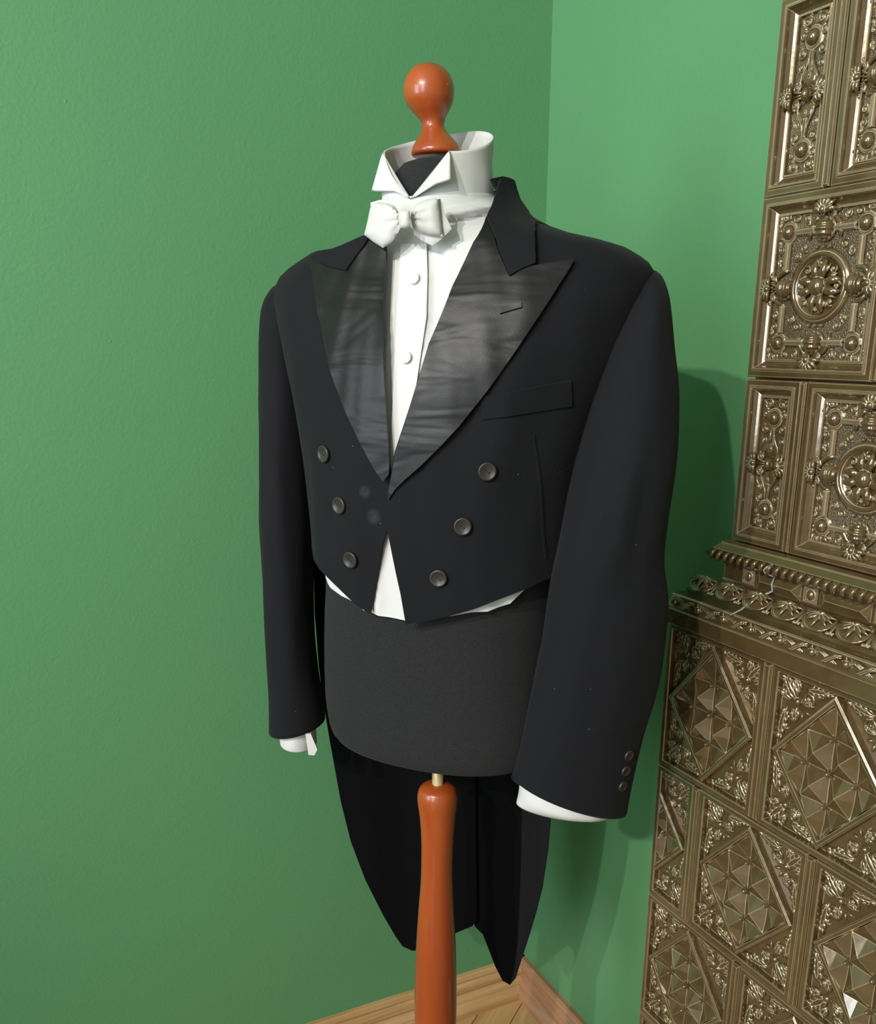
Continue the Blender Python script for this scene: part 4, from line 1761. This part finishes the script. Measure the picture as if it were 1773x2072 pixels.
# wearer's right front (left in the picture)
fr = H([(748, 1243), (760, 1175), (772, 1105), (778, 1085), (790, 1060), (792, 1030), (792, 990), (790, 960), (787, 930), (783, 880), (779, 800), (777, 700), (777, 600), (780, 520)], 0.0)
hemL = H([(634, 1128), (655, 1160), (680, 1187), (705, 1210), (730, 1230)], 0.0)
bound = fr + [(105, 1.498), (115, 1.499), (130, 1.500), (150, 1.500), (184, 1.500), (184, 1.45), (184, 1.30), (184, 1.18)] + hemL
M['wool_smudged'] = smudged(M['wool'], 'black_wool_smudged', [(tuple(body_pt(*hit(738, 995, 0.0), 0.0)), 0.0085), (tuple(body_pt(*hit(755, 1046, 0.0), 0.0)), 0.0105)])
local(patch('front_panel', M['wool_smudged'], coat, bound, 0.0, 0.010, 0.003, soft), coat)
# wearer's left front (right in the picture), lapped over
fl = H([(822, 1263), (812, 1200), (798, 1130), (786, 1070), (781, 1020), (786, 995), (793, 960), (800, 915), (830, 822), (868, 695), (915, 580), (958, 490), (984, 440)], 0.003)
hemR = H([(1125, 1166), (1100, 1175), (1050, 1197), (1000, 1217), (955, 1235), (900, 1250), (860, 1258)], 0.003)
bound = fl + [(32, 1.538), (12, 1.542), (-4, 1.535), (-4, 1.45), (-4, 1.30), (-4, 1.16)] + hemR


def lap(th, z):
    # the overlapping edge stands a little proud of the other front
    return 0.003 + 0.0035 * max(0.0, min(1.0, (th - 72.0) / 16.0)) * max(0.0, min(1.0, (z - 1.10) / 0.05))


local(patch('front_panel', M['wool'], coat, bound, lap, 0.010, 0.0035, soft), coat)
# back, from side seam to side seam
local(patch('back_panel', M['wool'], coat, [(178, 1.12), (178, 1.45), (178, 1.500), (215, 1.512), (270, 1.575), (325, 1.57), (362, 1.54), (362, 1.45), (362, 1.12), (320, 1.10), (270, 1.10), (220, 1.10)], 0.0, 0.014, 0.003), coat)


# lapels with satin facing
def lift(base, extra):
    return lambda th, z: base + extra


lapR = H([(985, 437), (1006, 497), (1030, 557), (1048, 546), (1075, 538), (1120, 530), (1163, 523), (1148, 552), (1130, 580), (1090, 640), (1050, 700), (1012, 757), (975, 806), (930, 862), (890, 905), (850, 944), (820, 970), (798, 992), (785, 1012),
          (783, 1003), (789, 975), (800, 915), (830, 822), (868, 695), (915, 580), (958, 490)], 0.010)
local(patch('lapel', M['satin'], coat, lapR, lambda th, z: 0.0095 + 0.002 * nz(th * 0.03, z, 6), 0.008, 0.0028), coat)
lapL = H([(625, 521), (648, 533), (672, 541), (699, 547), (716, 524), (738, 492), (752, 478), (780, 498), (779, 550), (777, 600), (776, 700), (779, 800), (783, 880), (787, 935), (785, 960), (774, 975),
          (760, 955), (745, 930), (728, 897), (710, 860), (694, 824), (680, 788), (667, 745), (655, 700), (645, 650), (637, 600), (630, 555)], 0.010)
local(patch('lapel', M['satin'], coat, lapL, lambda th, z: 0.0095 + 0.002 * nz(th * 0.03, z, 6), 0.008, 0.0028), coat)
# turned down collar of wool: the two front ends and the fall round the neck
colR = H([(1013, 362), (1024, 368), (1040, 385), (1050, 399), (1060, 413), (1070, 427), (1080, 441), (1081, 455), (1081, 470), (1082, 485), (1082, 500), (1083, 515), (1083, 531), (1058, 541), (1030, 557), (1006, 497), (985, 436), (1000, 402)], 0.012)
local(patch('collar_end', M['wool'], coat, colR, 0.0125, 0.007, 0.003), coat)
colL = [(627, 520), (650, 511), (690, 496), (733, 477), (748, 473), (740, 490), (716, 523), (699, 546), (672, 540), (648, 532)]
local(px_poly('collar_end', M['wool'], coat, colL, hit_pos(0.0125), 7.0, 0.003), coat)
local(patch('collar_fall', M['wool'], coat, [(27, 1.567), (13, 1.572), (0, 1.573), (-40, 1.575), (-90, 1.570), (-125, 1.552), (-150, 1.530), (-150, 1.505), (-125, 1.512), (-90, 1.525), (-40, 1.525), (0, 1.522), (10, 1.525), (21, 1.550)], 0.004, 0.009, 0.003), coat)

# buttons on the fronts
for px, py in ((653, 919), (685.5, 1023), (710, 1133)):
    button_at('coat_button', coat, px, py, 0.0030, 0.0098, M['button'], M['button_hole'], 2, 1.2)
for px, py in ((985.5, 954), (936.5, 1066), (887, 1171)):
    button_at('coat_button', coat, px, py, 0.0060, 0.0098, M['button'], M['button_hole'], 2, 0.9)
# front dart, a fine seam
dp = H([(1081, 880), (1085, 878), (1098, 1000), (1107, 1130), (1103, 1131), (1093, 1000)], 0.004)
local(patch('dart_seam', M['wool'], coat, dp, 0.0040, 0.004, 0.0014, soft), coat)
# welt pocket on the chest
wl = H([(972, 803), (1155, 770), (1156, 822), (975, 849)], 0.004)
local(patch('pocket_welt', M['wool'], coat, wl, 0.0052, 0.006, 0.0022, soft), coat)
# buttonhole worked in the lapel
bh = H([(1009, 622), (1054, 610), (1056, 621), (1012, 634)], 0.013)
local(patch('lapel_buttonhole', M['satin'], coat, bh, 0.0122, 0.003, 0.0016, lambda th, z: 0.002 * nz(th * 0.03, z, 6)), coat)


# sleeves: rings given by their left and right outline
def interp(tab, y):
    for i in range(len(tab) - 1):
        if tab[i][0] <= y <= tab[i + 1][0]:
            t = (y - tab[i][0]) / (tab[i + 1][0] - tab[i][0])
            return [a + (b - a) * t for a, b in zip(tab[i][1:], tab[i + 1][1:])]
    return list(tab[-1][1:])


def sleeve_rings(levels, n=40):
    """levels: (left px, left py, right px, right py, distance, depth radius)"""
    rows = []
    for lx, ly, rx, ry, Y, r2 in levels:
        a, b = at_y(lx, ly, Y), at_y(rx, ry, Y)
        c = (a + b) / 2
        e1 = (b - a) / 2
        e2 = Vector((0, 1, 0)) * r2
        rows.append([c + e1 * math.cos(2 * math.pi * j / n) - e2 * math.sin(2 * math.pi * j / n) for j in range(n)])
    return rows


def sleeve(name, levels, mat, parent, wob=0.0, cap=True, thick=0.003):
    lv = smooth_rows(levels, 4)
    rows = sleeve_rings(lv)
    if wob:
        for i, r in enumerate(rows):
            c = sum(r, Vector()) / len(r)
            t = i / (len(rows) - 1)
            for j, p in enumerate(r):
                d = (p - c).normalized()
                r[j] = p + d * (wob * noise.noise(Vector((d.x * 2.2, d.y * 2.2 + 5, p.z * 9))) * math.sin(math.pi * min(1, t * 1.1)))
    mb = MB()
    mb.grid(rows, closed_u=True)
    if cap:
        mb.f.append(tuple(range(len(rows[0]))))
        mb.sm.append(True)
    o = local(fix_normals(mb.build(name, mat, parent)), parent)
    if thick:
        md = o.modifiers.new('thickness', 'SOLIDIFY')
        md.thickness = thick
        md.offset = -1
    return o


SR = [  # wearer's left sleeve (right in the picture)
    (1288, 556, 1324, 548, 1.03, 0.022), (1278, 568, 1334, 560, 1.025, 0.040), (1262, 592, 1343, 585, 1.02, 0.052), (1242, 630, 1350, 618, 1.012, 0.060), (1216, 700, 1362, 690, 1.00, 0.062),
    (1196, 770, 1371, 765, 0.99, 0.062), (1180, 850, 1369, 850, 0.98, 0.060), (1160, 950, 1360, 950, 0.97, 0.060), (1138, 1050, 1351, 1050, 0.965, 0.060), (1117, 1150, 1342, 1135, 0.965, 0.060),
    (1104, 1235, 1352, 1225, 0.965, 0.058), (1090, 1320, 1343, 1315, 0.97, 0.055), (1075, 1410, 1324, 1405, 0.975, 0.052), (1058, 1490, 1300, 1490, 0.98, 0.050), (1040, 1560, 1279, 1580, 0.985, 0.048),
    (1036, 1568, 1268, 1640, 0.985, 0.047)]
near_sleeve = sleeve('sleeve', SR, M['wool'], coat, 0.007)
SLV = [  # wearer's right sleeve
    (553, 582, 572, 576, 1.205, 0.016), (545, 594, 592, 586, 1.205, 0.035), (536, 614, 610, 606, 1.205, 0.05), (529, 650, 622, 645, 1.205, 0.056), (525, 730, 628, 730, 1.205, 0.058),
    (526, 830, 632, 830, 1.20, 0.058), (528, 950, 632, 950, 1.20, 0.056), (530, 1080, 632, 1080, 1.195, 0.055), (533, 1190, 634, 1190, 1.195, 0.053), (538, 1290, 637, 1290, 1.195, 0.050),
    (543, 1370, 644, 1360, 1.195, 0.048), (545, 1430, 655, 1420, 1.195, 0.046), (545, 1478, 658, 1455, 1.195, 0.045)]
sleeve('sleeve', SLV, M['wool'], coat, 0.004)
# buttons at the cuff of the near sleeve
sleeve_tree = BVHTree.FromPolygons([v.co.copy() for v in near_sleeve.data.vertices], [tuple(p.vertices) for p in near_sleeve.data.polygons])
for px, py in ((1272, 1528), (1266, 1559), (1259.5, 1590)):
    loc_, nor_, _i, _d = sleeve_tree.ray_cast(CAM, ray(px, py).normalized())
    if nor_.dot(ray(px, py)) > 0:
        nor_ = -nor_
    disc_button('cuff_button', coat, loc_ + nor_ * 0.0016, nor_, 0.0068, M['button'], M['button_hole'], holes=4)

# shirt cuffs
CR = [(1056, 1540, 1240, 1590, 0.985, 0.042), (1052, 1575, 1238, 1620, 0.985, 0.042), (1049, 1605, 1237, 1638, 0.985, 0.042), (1045, 1625, 1236, 1649, 0.985, 0.028)]
local(sleeve('cuff', CR, M['cotton'], shirt, 0.002, cap=False, thick=0.0015), shirt)
CL = [(570, 1440, 640, 1430, 1.195, 0.036), (568, 1470, 640, 1462, 1.195, 0.036), (567, 1490, 641, 1488, 1.195, 0.036), (568, 1500, 641, 1504, 1.195, 0.034)]
local(sleeve('cuff', CL, M['cotton'], shirt, 0.002, cap=False, thick=0.0015), shirt)
local(px_poly('cuff_edge', M['cotton'], shirt, [(619, 1484), (630, 1483), (643, 1514), (637, 1526), (625, 1525)], lambda x, y: at_y(x, y, 1.155), 5.0, 0.004), shirt)


# tails
def tail_pos(bias):
    def f(px, py):
        d = ray(px, py)
        lo, hi = 1.05, 1.6
        def g(y):
            u, v, z = L3(CAM + d * y)
            fl_ = 0.5 + 0.5 * min(1, max(0, (1.15 - z) / 0.6))
            return v - (-0.122 - 0.045 * min(1, max(0, (1.1 - z) / 0.7)) + 1.1 * u * u * (1.2 - 0.5 * fl_) + bias(u, z) + 0.004 * math.sin(u * 60) * fl_)
        for _ in range(40):
            m_ = (lo + hi) / 2
            if g(m_) > 0:
                lo = m_
            else:
                hi = m_
        return CAM + d * lo
    return f


tl = [(650, 1000), (634, 1125), (637, 1240), (645, 1345), (653, 1410), (668, 1500), (690, 1620), (710, 1700), (740, 1780), (775, 1850), (800, 1893), (815, 1914), (835, 1923), (862, 1921), (890, 1906), (925, 1886), (957, 1873), (966, 1860), (964, 1700), (962, 1500), (962, 1000)]
local(px_poly('tail', M['lining'], coat, tl, tail_pos(lambda u, z: 0.0), 12.0, 0.0025, 0.0), coat)
tr = [(944, 1150), (944, 1500), (948, 1700), (955, 1850), (962, 1874), (978, 1890), (988, 1915), (1003, 1955), (1018, 1984), (1033, 1992), (1041, 1960), (1049, 1900), (1055, 1750), (1058, 1600), (1062, 1400), (1066, 1150)]
local(px_poly('tail', M['lining'], coat, tr, tail_pos(lambda u, z: -0.006), 12.0, 0.0025, 0.0), coat)
te = [(1033, 1992), (1043, 1980), (1056, 1940), (1072, 1890), (1086, 1843), (1098, 1795), (1109, 1720), (1116, 1640), (1122, 1500), (1128, 1300), (1130, 1150), (1066, 1150), (1062, 1400), (1058, 1600), (1055, 1750), (1049, 1900), (1041, 1960)]
creas = [(1150, 1066), (1400, 1062), (1600, 1058), (1750, 1055), (1900, 1049), (1960, 1041), (1992, 1033)]
_tp = tail_pos(lambda u, z: -0.006)


def te_pos(px, py):
    c = interp([(a, b) for a, b in creas], min(max(py, 1150), 1992))[0]
    q = _tp(c, py)
    return at_y(px, py, q.y - 0.0005 * max(0.0, px - c))


local(px_poly('tail_edge', M['wool'], coat, te, te_pos, 10.0, 0.0025, 0.0), coat)
